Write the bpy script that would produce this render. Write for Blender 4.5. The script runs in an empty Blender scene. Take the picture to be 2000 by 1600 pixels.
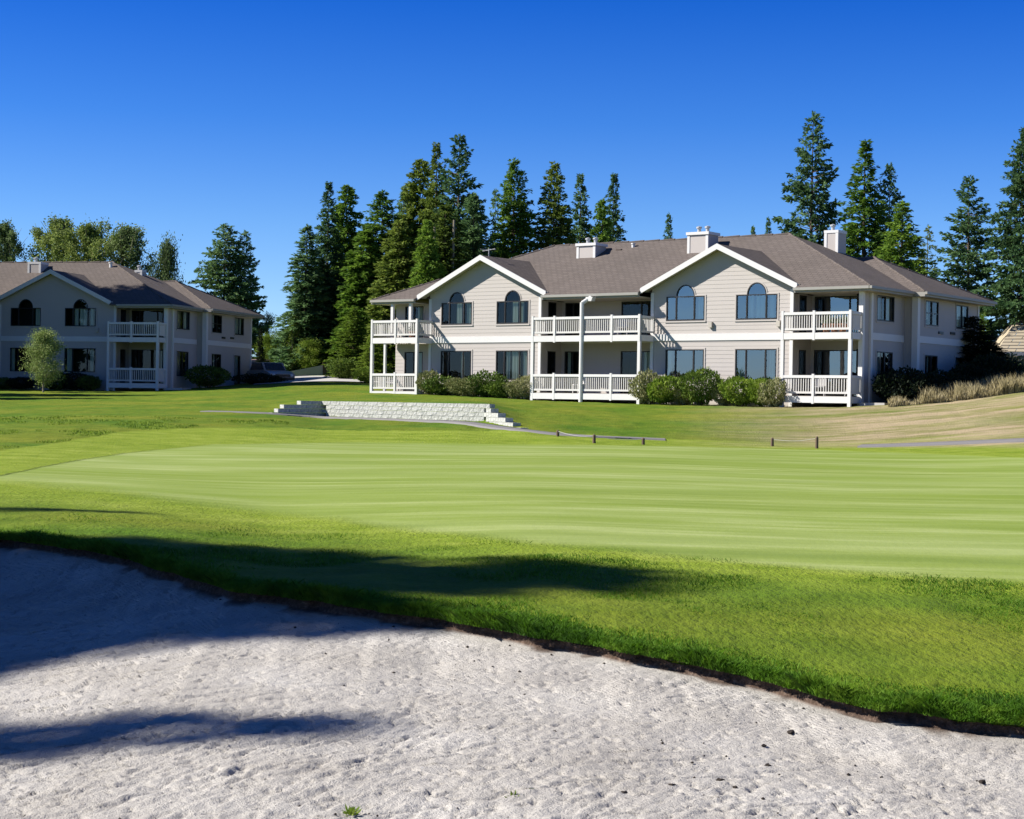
import bpy, math, random
import numpy as np
from mathutils import Matrix, Vector

# ------------------------------------------------------------------ camera, sky, sun
SC = bpy.context.scene
COL = SC.collection
FPX = 3348.0                    # focal length in pixels of the 2000 px wide photograph
ROLL = math.atan(.0157)
HC = 783.0

def ray(u, v):
    dx, dy = u - 1000, v - HC
    c, s = math.cos(ROLL), math.sin(ROLL)
    return (dx*c + dy*s)/FPX, (dx*s - dy*c)/FPX

cam_d = bpy.data.cameras.new('camera')
cam = bpy.data.objects.new('camera', cam_d)
COL.objects.link(cam)
cam_d.sensor_width = 36
cam_d.lens = 36*FPX/2000
cam_d.clip_end = 3000
cam_d.clip_start = .1
cam.matrix_world = Matrix.Rotation(math.radians(90) - math.atan((800 - HC)/FPX), 4, 'X') @ Matrix.Rotation(ROLL, 4, 'Z')
SC.camera = cam

SUN_AZ = math.radians(89)       # from -Y towards -X
SUN_EL = math.radians(38)
sdir = Vector((-math.sin(SUN_AZ)*math.cos(SUN_EL), -math.cos(SUN_AZ)*math.cos(SUN_EL), math.sin(SUN_EL)))
world = bpy.data.worlds.new('World')
SC.world = world
world.use_nodes = True
nt = world.node_tree
for n in list(nt.nodes):
    nt.nodes.remove(n)
out = nt.nodes.new('ShaderNodeOutputWorld')
bg = nt.nodes.new('ShaderNodeBackground')
sky = nt.nodes.new('ShaderNodeTexSky')
sky.sky_type = 'NISHITA'
sky.sun_disc = False
sky.sun_elevation = SUN_EL
sky.sun_rotation = math.atan2(sdir.x, sdir.y)
sky.altitude = 2500
sky.air_density = 1.0
sky.dust_density = 0.0
sky.ozone_density = 3.0
# clear deep-blue northern sky: the sky texture deepened just above the horizon, greyed overhead to lighten the shade
tc = nt.nodes.new('ShaderNodeTexCoord'); sx = nt.nodes.new('ShaderNodeSeparateXYZ')
nt.links.new(tc.outputs['Generated'], sx.inputs[0])
rp = nt.nodes.new('ShaderNodeValToRGB'); cr = rp.color_ramp
for _ in range(4): cr.elements.new(.5)
for e_, (p_, c_) in zip(cr.elements, ((0, (.55, .66, .88)), (.05, (.62, .78, 1)), (.10, (.44, .68, 1)), (.16, (.20, .51, 1)), (.24, (.03, .33, .97)), (1, (.31, .39, .49)))):
    e_.position = p_; e_.color = (*c_, 1)
nt.links.new(sx.outputs['Z'], rp.inputs[0])
mu = nt.nodes.new('ShaderNodeMix'); mu.data_type = 'RGBA'; mu.blend_type = 'MULTIPLY'; mu.inputs[0].default_value = 1
nt.links.new(sky.outputs[0], mu.inputs[6]); nt.links.new(rp.outputs[0], mu.inputs[7])
nt.links.new(mu.outputs[2], bg.inputs['Color'])
bg.inputs['Strength'].default_value = .078
nt.links.new(bg.outputs[0], out.inputs['Surface'])

sun_d = bpy.data.lights.new('sun', 'SUN')
sun_d.energy = 5.0
sun_d.angle = math.radians(.9)
sun_d.color = (1, .95, .87)
sun = bpy.data.objects.new('sun', sun_d)
COL.objects.link(sun)
sun.rotation_euler = sdir.to_track_quat('Z', 'Y').to_euler()
SC.view_settings.view_transform = 'Standard'
SC.view_settings.look = 'None'
SC.view_settings.gamma = 1
SC.view_settings.exposure = .98
SC.view_settings.use_curve_mapping = False
SC.render.engine = 'CYCLES'
SC.cycles.max_bounces = 6
SC.cycles.transparent_max_bounces = 12

# ------------------------------------------------------------------ helpers
rng = np.random.default_rng(7)
random.seed(5)

def tag(o, label=None, cat=None, group=None, kind=None):
    if label: o['label'] = label
    if cat: o['category'] = cat
    if group: o['group'] = group
    if kind: o['kind'] = kind
    return o

def empty(name, loc=(0, 0, 0), rz=0):
    o = bpy.data.objects.new(name, None)
    o.location = loc
    o.rotation_euler = (0, 0, rz)
    o.empty_display_size = .2
    COL.objects.link(o)
    return o

def link_mesh(name, me, mat, parent=None, loc=None, rz=0):
    if mat is not None and not me.materials:
        me.materials.append(mat)
    o = bpy.data.objects.new(name, me)
    if loc is not None: o.location = loc
    if rz: o.rotation_euler = (0, 0, rz)
    COL.objects.link(o)
    if parent is not None: o.parent = parent
    return o

def np_mesh(name, V, Fc, smooth=False):
    """V (n,3); Fc (m,k) faces of one size."""
    me = bpy.data.meshes.new(name)
    V = np.asarray(V, np.float32); Fc = np.asarray(Fc, np.int32)
    m, k = Fc.shape
    me.vertices.add(len(V)); me.vertices.foreach_set('co', V.ravel())
    me.loops.add(m*k); me.loops.foreach_set('vertex_index', Fc.ravel())
    me.polygons.add(m)
    me.polygons.foreach_set('loop_start', np.arange(m, dtype=np.int32)*k)
    if smooth: me.polygons.foreach_set('use_smooth', np.ones(m, bool))
    me.update(calc_edges=True)
    return me

class MB:
    def __init__(s): s.v = []; s.f = []
    def box(s, x0, x1, y0, y1, z0, z1):
        if x1 < x0: x0, x1 = x1, x0
        if y1 < y0: y0, y1 = y1, y0
        if z1 < z0: z0, z1 = z1, z0
        b = len(s.v)
        s.v += [(x0,y0,z0),(x1,y0,z0),(x1,y1,z0),(x0,y1,z0),(x0,y0,z1),(x1,y0,z1),(x1,y1,z1),(x0,y1,z1)]
        s.f += [tuple(b+i for i in q) for q in ((0,3,2,1),(4,5,6,7),(0,1,5,4),(1,2,6,5),(2,3,7,6),(3,0,4,7))]
        return s
    def prism(s, pts, d):
        """pts: planar loop of 3D points; extruded by vector d."""
        b = len(s.v); n = len(pts)
        s.v += [tuple(p) for p in pts] + [tuple(p[i]+d[i] for i in range(3)) for p in pts]
        s.f.append(tuple(b+i for i in range(n)))
        s.f.append(tuple(b+n+i for i in reversed(range(n))))
        for i in range(n):
            j = (i+1) % n
            s.f.append((b+j, b+i, b+n+i, b+n+j))
        return s
    def face(s, *pts):
        b = len(s.v); s.v += [tuple(p) for p in pts]; s.f.append(tuple(range(b, b+len(pts)))); return s
    def tube(s, p0, p1, r0, r1=None, n=8, cap=True):
        r1 = r0 if r1 is None else r1
        p0 = Vector(p0); p1 = Vector(p1); d = (p1-p0).normalized()
        a = d.orthogonal().normalized(); c = d.cross(a)
        b = len(s.v)
        for p, r in ((p0, r0), (p1, r1)):
            for i in range(n):
                t = 2*math.pi*i/n
                s.v.append(tuple(p + (a*math.cos(t) + c*math.sin(t))*r))
        for i in range(n):
            j = (i+1) % n
            s.f.append((b+i, b+j, b+n+j, b+n+i))
        if cap:
            s.f.append(tuple(b+i for i in reversed(range(n)))); s.f.append(tuple(b+n+i for i in range(n)))
        return s
    def lathe(s, cx, cy, prof, n=12):
        b = len(s.v)
        for r, z in prof:
            for i in range(n):
                t = 2*math.pi*i/n
                s.v.append((cx+r*math.cos(t), cy+r*math.sin(t), z))
        for k in range(len(prof)-1):
            for i in range(n):
                j = (i+1) % n
                s.f.append((b+k*n+i, b+k*n+j, b+(k+1)*n+j, b+(k+1)*n+i))
        s.f.append(tuple(b+i for i in reversed(range(n))))
        s.f.append(tuple(b+(len(prof)-1)*n+i for i in range(n)))
        return s
    def mesh(s, name):
        me = bpy.data.meshes.new(name); me.from_pydata(s.v, [], s.f); me.update(); return me
    def build(s, name, mat, parent=None, loc=None, rz=0, recalc=False):
        me = s.mesh(name)
        if recalc:
            import bmesh
            bm = bmesh.new(); bm.from_mesh(me); bmesh.ops.recalc_face_normals(bm, faces=bm.faces); bm.to_mesh(me); bm.free()
        return link_mesh(name, me, mat, parent, loc, rz)

# noise on arrays
def _h(ix, iy, seed):
    n = (ix.astype(np.int64)*374761393 + iy.astype(np.int64)*668265263 + seed*1442695041) & 0x7fffffff
    n = ((n ^ (n >> 13))*1274126177) & 0x7fffffff
    n = n ^ (n >> 16)
    return (n & 0xffff)/65535.0
def vnoise(x, y, seed=0):
    ix = np.floor(x); iy = np.floor(y); fx = x-ix; fy = y-iy
    fx = fx*fx*(3-2*fx); fy = fy*fy*(3-2*fy)
    a = _h(ix, iy, seed); b = _h(ix+1, iy, seed); c = _h(ix, iy+1, seed); d = _h(ix+1, iy+1, seed)
    return (a*(1-fx)+b*fx)*(1-fy) + (c*(1-fx)+d*fx)*fy
def fbm(x, y, o=4, seed=0):
    s = 0; a = .5; t = 0
    for i in range(o):
        s = s + a*vnoise(x*2**i+17.3*i, y*2**i-9.1*i, seed+i); t += a; a *= .5
    return s/t
def sst(a, b, x):
    t = np.clip((x-a)/(b-a), 0, 1); return t*t*(3-2*t)

# ------------------------------------------------------------------ materials
class NT:
    def __init__(s, name):
        s.m = bpy.data.materials.new(name); s.m.use_nodes = True
        s.t = s.m.node_tree; s.b = s.t.nodes['Principled BSDF']
        s.out = s.t.nodes['Material Output']
        s.b.inputs['Specular IOR Level'].default_value = .3
    def n(s, typ, **kw):
        nd = s.t.nodes.new(typ)
        for k, v in kw.items():
            if k.startswith('i_'):
                nd.inputs[k[2:].replace('_', ' ')].default_value = v
            else: setattr(nd, k, v)
        return nd
    def l(s, a, b): s.t.links.new(a, b)
    def coord(s, scale=(1, 1, 1), rot=(0, 0, 0), kind='Object'):
        tc = s.n('ShaderNodeTexCoord'); mp = s.n('ShaderNodeMapping')
        mp.inputs['Scale'].default_value = scale; mp.inputs['Rotation'].default_value = rot
        s.l(tc.outputs[kind], mp.inputs[0]); return mp.outputs[0]
    def noise(s, vec, scale, detail=4, rough=.55):
        nd = s.n('ShaderNodeTexNoise'); nd.inputs['Scale'].default_value = scale
        nd.inputs['Detail'].default_value = detail; nd.inputs['Roughness'].default_value = rough
        if vec is not None: s.l(vec, nd.inputs['Vector'])
        return nd.outputs['Fac']
    def ramp(s, fac, stops):
        r = s.n('ShaderNodeValToRGB'); cr = r.color_ramp
        while len(cr.elements) < len(stops): cr.elements.new(.5)
        for e, (p, c) in zip(cr.elements, stops):
            e.position = p; e.color = (*c, 1) if len(c) == 3 else c
        s.l(fac, r.inputs[0]); return r.outputs[0]
    def mix(s, fac, a, b, mode='MIX'):
        m = s.n('ShaderNodeMix', data_type='RGBA', blend_type=mode)
        for sock, v in ((m.inputs[0], fac), (m.inputs[6], a), (m.inputs[7], b)):
            if hasattr(v, 'is_output'): s.l(v, sock)
            elif isinstance(v, (int, float)): sock.default_value = v
            else: sock.default_value = (*v, 1)
        return m.outputs[2]
    def math(s, op, a, b=None):
        m = s.n('ShaderNodeMath', operation=op)
        for sock, v in ((m.inputs[0], a), (m.inputs[1], b)):
            if v is None: continue
            if hasattr(v, 'is_output'): s.l(v, sock)
            else: sock.default_value = v
        return m.outputs[0]
    def bump(s, h, strength=.5, dist=.02):
        b = s.n('ShaderNodeBump'); b.inputs['Strength'].default_value = strength; b.inputs['Distance'].default_value = dist
        s.l(h, b.inputs['Height']); s.l(b.outputs[0], s.b.inputs['Normal'])
    def color(s, c):
        if hasattr(c, 'is_output'): s.l(c, s.b.inputs['Base Color'])
        else: s.b.inputs['Base Color'].default_value = (*c, 1)
    def rough(s, r): s.b.inputs['Roughness'].default_value = r

def paint(name, c, rough=.55, var=.08, scale=3, bump=.1):
    c = tuple(x*.83 for x in c)
    m = NT(name); v = m.coord()
    n1 = m.noise(v, scale, 5); n2 = m.noise(v, scale*14, 3)
    d = tuple(x*(1-var*2) for x in c); h = tuple(min(1, x*(1+var)) for x in c)
    m.color(m.mix(m.math('MULTIPLY', m.math('ADD', n1, n2), .5), d, h)); m.rough(rough)
    m.bump(n2, bump, .01)
    return m.m

M = {}
M['trim'] = paint('white_paint', (.74, .73, .71), .5, .07, 1.2)
M['trim_old'] = paint('weathered_white_paint', (.70, .68, .65), .6, .1, 4)
M['siding'] = paint('beige_siding', (.50, .458, .425), .65, .05, 1.5)
M['soffit'] = paint('soffit_paint', (.50, .46, .40), .6, .05)
M['dark_frame'] = paint('dark_bronze_frame', (.03, .028, .028), .4, .1)
M['inside'] = paint('painted_dark_room', (.035, .03, .028), .9, .1)  # near-black colour stands in for the lack of light indoors
M['gutter'] = paint('grey_gutter', (.33, .32, .29), .5, .05)
M['deck'] = paint('grey_deck_boards', (.26, .23, .20), .8, .12, 5)
M['metal'] = paint('galvanised_metal', (.45, .46, .47), .35, .1)
M['black'] = paint('black_enamel', (.02, .02, .022), .35, .1)
M['tire'] = paint('black_rubber', (.02, .02, .02), .8, .1)
M['brick'] = paint('dark_flue_brick', (.10, .075, .065), .8, .2, 8)
M['concrete'] = paint('pale_concrete', (.50, .48, .46), .85, .12, 1.2, .3)
M['asphalt'] = paint('grey_path_asphalt', (.22, .21, .21), .85, .15, 2, .3)
M['wood_post'] = paint('weathered_wood', (.16, .11, .075), .8, .2, 6, .3)
M['bark'] = paint('brown_bark', (.13, .095, .07), .9, .25, 4, .5)
M['pale_bark'] = paint('pale_bark', (.30, .26, .19), .9, .25, 4, .5)
M['door'] = paint('brown_door', (.09, .055, .04), .5, .1)
M['clay'] = paint('terracotta_pot', (.45, .2, .11), .8, .1)
M['cloth'] = paint('white_cloth', (.75, .72, .66), .85, .06, 6)

def glass(name, k, add):
    m = NT(name)
    m.t.nodes.remove(m.b)
    tr = m.n('ShaderNodeBsdfTransparent'); tr.inputs[0].default_value = (.72, .78, .76, 1)
    gl = m.n('ShaderNodeBsdfGlossy'); gl.inputs['Roughness'].default_value = .015
    gl.inputs[0].default_value = (.9, .95, 1, 1)
    fr = m.n('ShaderNodeFresnel'); fr.inputs[0].default_value = 1.5
    v = m.coord((1, 1, 1), kind='Object'); nn = m.noise(v, .9, 1)
    b = m.n('ShaderNodeBump'); b.inputs['Strength'].default_value = .12; b.inputs['Distance'].default_value = .03
    m.l(nn, b.inputs['Height']); m.l(b.outputs[0], gl.inputs['Normal'])
    f2 = m.math('MINIMUM', m.math('ADD', m.math('MULTIPLY', fr.outputs[0], k), add), 1)
    mx = m.n('ShaderNodeMixShader'); m.l(f2, mx.inputs[0]); m.l(tr.outputs[0], mx.inputs[1]); m.l(gl.outputs[0], mx.inputs[2])
    m.l(mx.outputs[0], m.out.inputs['Surface'])
    return m.m
M['glass'] = glass('window_glass', .8, .0)
M['glass_coated'] = glass('coated_window_glass', 2.0, .12)

def curtain():
    m = NT('curtain_cloth'); v = m.coord()
    w = m.n('ShaderNodeTexWave'); w.inputs['Scale'].default_value = 4.5; w.inputs['Distortion'].default_value = .8; m.l(v, w.inputs[0])
    m.color(m.mix(m.noise(v, 3), (.55, .60, .50), (.72, .74, .66))); m.rough(.9); m.bump(w.outputs['Fac'], .6, .05)
    return m.m
M['curtain'] = curtain()

def shingles(name, rot):
    m = NT(name); v = m.coord(rot=(0, 0, rot))
    br = m.n('ShaderNodeTexBrick'); m.l(v, br.inputs['Vector'])
    br.inputs['Scale'].default_value = 1
    br.inputs['Brick Width'].default_value = .33; br.inputs['Row Height'].default_value = .21
    br.inputs['Mortar Size'].default_value = .022; br.inputs['Mortar Smooth'].default_value = .3; br.inputs['Bias'].default_value = -.1
    br.inputs['Color1'].default_value = (.105, .086, .076, 1); br.inputs['Color2'].default_value = (.155, .128, .114, 1)
    br.inputs['Mortar'].default_value = (.045, .036, .033, 1)
    big = m.noise(v, .35, 5); fine = m.noise(v, 25, 3, .7)
    c = m.mix(.35, br.outputs['Color'], m.ramp(big, [(.3, (.095, .08, .072)), (.7, (.155, .128, .116))]))
    c = m.mix(m.math('MULTIPLY', fine, .5), c, (.17, .15, .135))
    c = m.mix(1.0, c, (.83, .83, .83), 'MULTIPLY')
    m.color(c); m.rough(.95); m.b.inputs['Specular IOR Level'].default_value = .15
    m.bump(m.math('ADD', br.outputs['Fac'], m.math('MULTIPLY', fine, .8)), .5, .02)
    return m.m
M['roof_f'] = shingles('roof_shingles_front', 0)
M['roof_s'] = shingles('roof_shingles_side', math.pi/2)

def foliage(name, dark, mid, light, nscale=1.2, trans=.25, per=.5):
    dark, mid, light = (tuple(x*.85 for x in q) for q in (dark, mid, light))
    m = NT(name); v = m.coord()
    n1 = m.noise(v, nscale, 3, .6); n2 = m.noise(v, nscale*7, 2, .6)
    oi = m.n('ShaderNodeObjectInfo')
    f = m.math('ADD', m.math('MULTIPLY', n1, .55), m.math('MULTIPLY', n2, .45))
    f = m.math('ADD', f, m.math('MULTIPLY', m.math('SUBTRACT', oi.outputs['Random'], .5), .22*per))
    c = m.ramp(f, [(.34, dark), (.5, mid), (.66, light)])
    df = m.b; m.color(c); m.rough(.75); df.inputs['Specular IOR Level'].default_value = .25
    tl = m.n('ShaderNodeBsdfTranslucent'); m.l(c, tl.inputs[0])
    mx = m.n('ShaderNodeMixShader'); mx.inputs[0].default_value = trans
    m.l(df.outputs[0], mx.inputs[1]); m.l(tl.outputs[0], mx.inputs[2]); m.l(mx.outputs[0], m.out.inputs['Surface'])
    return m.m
M['spruce'] = foliage('blue_green_needles', (.024, .062, .024), (.085, .17, .06), (.25, .38, .14), trans=.4)
M['fir'] = foliage('green_needles', (.028, .075, .010), (.115, .22, .026), (.30, .44, .055), trans=.4)
M['olive'] = foliage('olive_needles', (.034, .062, .010), (.13, .195, .028), (.31, .38, .07), trans=.4)
M['light'] = foliage('light_green_needles', (.05, .10, .010), (.18, .28, .026), (.36, .44, .07), trans=.4)
M['birch'] = foliage('yellowing_leaves', (.08, .13, .022), (.20, .27, .06), (.38, .42, .11), .6, .35)
M['aspen'] = foliage('grey_green_leaves', (.05, .08, .03), (.15, .22, .07), (.30, .37, .15), .7, .35)
M['bushleaf'] = foliage('hedge_leaves', (.022, .05, .008), (.085, .15, .018), (.21, .28, .035), 2.5)
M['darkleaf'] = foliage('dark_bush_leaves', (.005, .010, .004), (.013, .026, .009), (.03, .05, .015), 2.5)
M['tanleaf'] = foliage('dry_flower_leaves', (.09, .12, .03), (.24, .26, .09), (.50, .46, .28), 3)
M['willow'] = foliage('silvery_leaves', (.06, .11, .02), (.20, .29, .07), (.42, .48, .18), 1.6)
M['drygrass'] = foliage('dry_grass_blades', (.20, .17, .08), (.40, .34, .18), (.62, .54, .34), 1.5, .2)
M['blade'] = foliage('lawn_blades', (.026, .085, .004), (.085, .20, .009), (.19, .32, .024), 1.1, .35)

# ------------------------------------------------------------------ terrain
# knots: depth (m) and image row for the ground seen in eleven directions; the last two carry a height instead
COLS = {
 -150: [(17,1045),(27,930),(33,915),(37,897),(41,884),(64,815),(68,811),(68.6,810),(86,783),(98,.2),(130,.3),(420,.5)],
 0:    [(16,1045),(25.5,940),(31,915),(35,897),(40,882),(64,812),(68,807),(68.6,806),(85,786),(98,.2),(130,.3),(420,.5)],
 300:  [(13.8,1093),(24,965),(34,915),(42,888),(48,866),(66,810),(69,805),(69.6,804),(86,781),(99,.25),(130,.35),(420,.6)],
 530:  [(12.4,1145),(21.5,1005),(33.5,920),(45,880),(51,862),(68.4,811),(70.6,805),(71.1,803),(87,773),(102,.6),(130,1.6),(420,1.8)],
 628:  [(11.9,1160),(20,1018),(33,923),(47,878),(53,863),(68.6,818),(71.6,812),(72.0,784),(86,774),(104,.98),(130,2.0),(420,2.2)],
 900:  [(11.1,1208),(17.3,1045),(32,925),(47,882),(54,867),(62,832),(66.5,820),(66.9,789),(86,774),(104,.7),(130,1.7),(420,2)],
 945: [(11,1213),(16.9,1050),(31.3,929),(46.6,883),(54.6,867.5),(62,834),(65.7,822.5),(66.1,790),(83,777),(103,.5),(130,1.2),(420,2)],
 1022: [(10.8,1225),(16.2,1057),(30,935),(46,884),(55.5,868),(58.5,845),(61.2,838),(61.7,834),(78,783),(104,.2),(130,.5),(420,1)],
 1260: [(10.1,1270),(15.3,1082),(30,940),(46,886),(55,869.5),(57.8,868),(61,857),(61.5,854),(77,788),(100,.05),(130,.1),(420,1)],
 1600: [(9.4,1345),(14.5,1110),(30,950),(47,895),(55,877.5),(58,882),(62,863),(62.5,860),(72.5,793),(86,.05),(130,.2),(420,1)],
 1850: [(9.1,1380),(14.2,1124),(30,953),(46,903),(52,886),(55,876),(58,866),(58.5,864),(70.5,785),(82,.6),(130,1.3),(420,2)],
 2000: [(8.9,1400),(14,1135),(28,965),(42,908),(50,889),(54,868),(57,858),(57.5,856),(70,768),(80,1.5),(130,2.4),(420,3)],
 2200: [(8.6,1430),(13.5,1150),(27,975),(40,915),(49,885),(53,866),(56,857),(56.5,855),(69,755),(80,2.3),(130,3.4),(420,3)],
}
us = sorted(COLS)
A_ = np.array([(u-1000)/FPX for u in us])
KY = np.zeros((len(us), 12)); KZ = np.zeros((len(us), 12)); KV = np.zeros((len(us), 12))
for i, u in enumerate(us):
    for k, (Y, v) in enumerate(COLS[u]):
        KY[i, k] = Y; KV[i, k] = v
        KZ[i, k] = v if k >= 9 else ray(u, v)[1]*Y
NA, NY = 400, 700
GA = np.linspace(A_[0], A_[-1], NA)
LY0, LY1 = math.log(8.0), math.log(420)
GL = np.linspace(LY0, LY1, NY)
GZ = np.zeros((NA, NY))
ky = np.stack([np.interp(GA, A_, KY[:, k]) for k in range(12)], 1)
kz = np.stack([np.interp(GA, A_, KZ[:, k]) for k in range(12)], 1)
for i in range(NA):
    GZ[i] = np.interp(np.exp(GL), ky[i], kz[i])
def blur(Z, n, ax):
    k = np.ones(n)/n
    P = np.concatenate([np.repeat(np.take(Z, [0], ax), n//2, ax), Z, np.repeat(np.take(Z, [-1], ax), n//2, ax)], ax)
    return np.apply_along_axis(lambda r: np.convolve(r, k, 'valid'), ax, P)
S1 = GZ.copy()
for _ in range(2): S1 = blur(blur(S1, 25, 1), 21, 0)
S0 = blur(GZ, 5, 0)
# keep the cliff at the retaining wall sharp, smooth the rest
uu = GA*FPX + 1000
wallmask = ((uu > 480) & (uu < 1060))[:, None] * (sst(50, 58, np.exp(GL))*(1-sst(76, 86, np.exp(GL))))[None, :]
wallmask = blur(blur(wallmask.astype(float), 9, 0), 9, 1)
GZ = S0*wallmask + S1*(1-wallmask)

def H(x, y):
    x = np.asarray(x, float); y = np.asarray(y, float)
    yy = np.maximum(y, 3.0)
    a = np.clip(x/yy, A_[0], A_[-1])
    fa = (a - GA[0])/(GA[1]-GA[0]); fl = np.clip((np.log(np.clip(yy, 8.0, 419))-LY0)/(GL[1]-GL[0]), 0, NY-1.001)
    ia = np.clip(np.floor(fa).astype(int), 0, NA-2); il = np.floor(fl).astype(int)
    ta = fa-ia; tl = fl-il
    return (GZ[ia, il]*(1-ta)+GZ[ia+1, il]*ta)*(1-tl) + (GZ[ia, il+1]*(1-ta)+GZ[ia+1, il+1]*ta)*tl

def Yof(u, v):
    """depth at which the ground meets the sight line (u, v)"""
    kyy = np.array([np.interp((u-1000)/FPX, A_, KY[:, k]) for k in range(12)])
    b = ray(u, v)[1]
    Ys = np.exp(np.linspace(LY0, math.log(200), 1200))
    xs = ray(u, v)[0]*Ys
    d = H(xs, Ys) - b*Ys
    s = np.where((d[1:] >= 0) & (d[:-1] < 0))[0]
    return float(Ys[s[0]+1]) if len(s) else float(kyy[0])
def gpt(u, v):
    Y = Yof(u, v); x = ray(u, v)[0]*Y
    return x, Y, float(H(x, Y))

# bunker lip (x, y): outer part goes round to both sides
LIP = [(-34, -9), (-24, -4), (-15, 4), (-10.5, 12), (-8, 15.6), (-6, 16.6), (-4.72, 16.2), (-3.6, 15.0), (-2.95, 13.9), (-2.05, 12.55), (-1.02, 11.75), (-.35, 11.3),
       (.05, 10.95), (.66, 10.45), (1.2, 9.95), (1.7, 9.45), (2.2, 9.1), (2.65, 8.85), (3.6, 8.3), (5.5, 7.1), (9, 4), (14, -2), (20, -9)]
LX = np.array([p[0] for p in LIP]); LYY = np.array([p[1] for p in LIP])
def lip(x):
    x = np.asarray(x, float)
    return np.interp(x, LX, LYY) + .30*(fbm(x*1.5, x*0+3.3, 3, 5)-.5) + .16*(fbm(x*6, x*0, 3, 9)-.5)
PIV = 20.0
def lip_on(b):
    lo = np.full_like(b, -12.0); hi = np.full_like(b, 30.0)
    for _ in range(40):
        mid = (lo+hi)/2; f = mid - lip(b*(mid+PIV))
        lo = np.where(f < 0, mid, lo); hi = np.where(f < 0, hi, mid)
    return (lo+hi)/2

bb = np.concatenate([np.linspace(-2.2, -.32, 60, endpoint=False), np.linspace(-.32, .32, 640, endpoint=False), np.linspace(.32, 2.2, 61)])
lipb = lip_on(bb)
NR = 620
tt = np.linspace(0, 1, NR)
yfar = 418.0
Yg = np.exp(np.log(lipb[:, None]+PIV+.0) + (np.log(yfar+PIV)-np.log(lipb[:, None]+PIV))*tt[None, :]**1.25) - PIV
Xg = bb[:, None]*(Yg+PIV)

def v_edges(a):
    u = a*FPX+1000
    near = np.interp(u, [-300, 0, 200, 500, 800, 1000, 1300, 1600, 2000, 2400], [928, 940, 956, 998, 1030, 1055, 1085, 1110, 1135, 1158])
    far = np.interp(u, [-300, 0, 120, 250, 420, 700, 1000, 1300, 1600, 1800, 2000, 2400], [928, 930, 905, 885, 868, 864, 868, 872, 879, 886, 894, 905])
    return near, far
def vrow(a, y, z):
    return HC - z/np.maximum(y, 1)*FPX + (a*FPX)*.0157
def masks(x, y, z):
    a = np.clip(x/np.maximum(y, 3), -.5, .5)
    v = vrow(a, y, z); near, far = v_edges(a); u = a*FPX+1000
    w = (fbm(x*.8, y*.5, 3, 31)-.5)
    zz = y
    g = (1-sst(near-9, near+9, v+w*12))*sst(far-1.5, far+1.5, v+w*2)*(y < 62)
    # apron: mown collar, far-left and far side
    afar = np.interp(u, [-300, 0, 130, 250, 420, 2400], [882, 882, 862, 842, 836, 836])
    ap = sst(afar-2, afar+2, v+w*5)*(y < 60)*(1-sst(near+10, near+60, v))
    dry = sst(1250, 1700, u + 60*w)*(1-sst(868, 878, v))*(y > 50)
    return np.clip(g, 0, 1), np.clip(ap, 0, 1), np.clip(dry, 0, 1)

Zg = H(Xg, Yg)
gm, am, dm = masks(Xg, Yg, Zg)
amp = (1-gm)*(1-am*.7)
Zg = Zg + amp*(.05*(fbm(Xg*.7, Yg*.35, 3, 3)-.5) + .035*(fbm(Xg*3, Yg*1.6, 3, 8)-.5))*np.clip((Yg+6)/20, 0, 1)
lump = np.clip(1-(Yg-lipb[:, None])/1.1, 0, 1)
Zg += lump**2*(-.05) + lump*.05*(fbm(Xg*5, Yg*5, 3, 14)-.5)

def grid_faces(ni, nj, flip=False):
    i, j = np.meshgrid(np.arange(ni-1), np.arange(nj-1), indexing='ij')
    a = (i*nj+j).ravel(); q = np.stack([a, a+nj, a+nj+1, a+1], 1)
    return q
def set_attr(me, name, arr):
    at = me.attributes.new(name, 'FLOAT', 'POINT'); at.data.foreach_set('value', np.asarray(arr, np.float32).ravel())

def attr(m, name):
    n = m.n('ShaderNodeAttribute'); n.attribute_name = name; return n.outputs['Fac']

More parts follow.
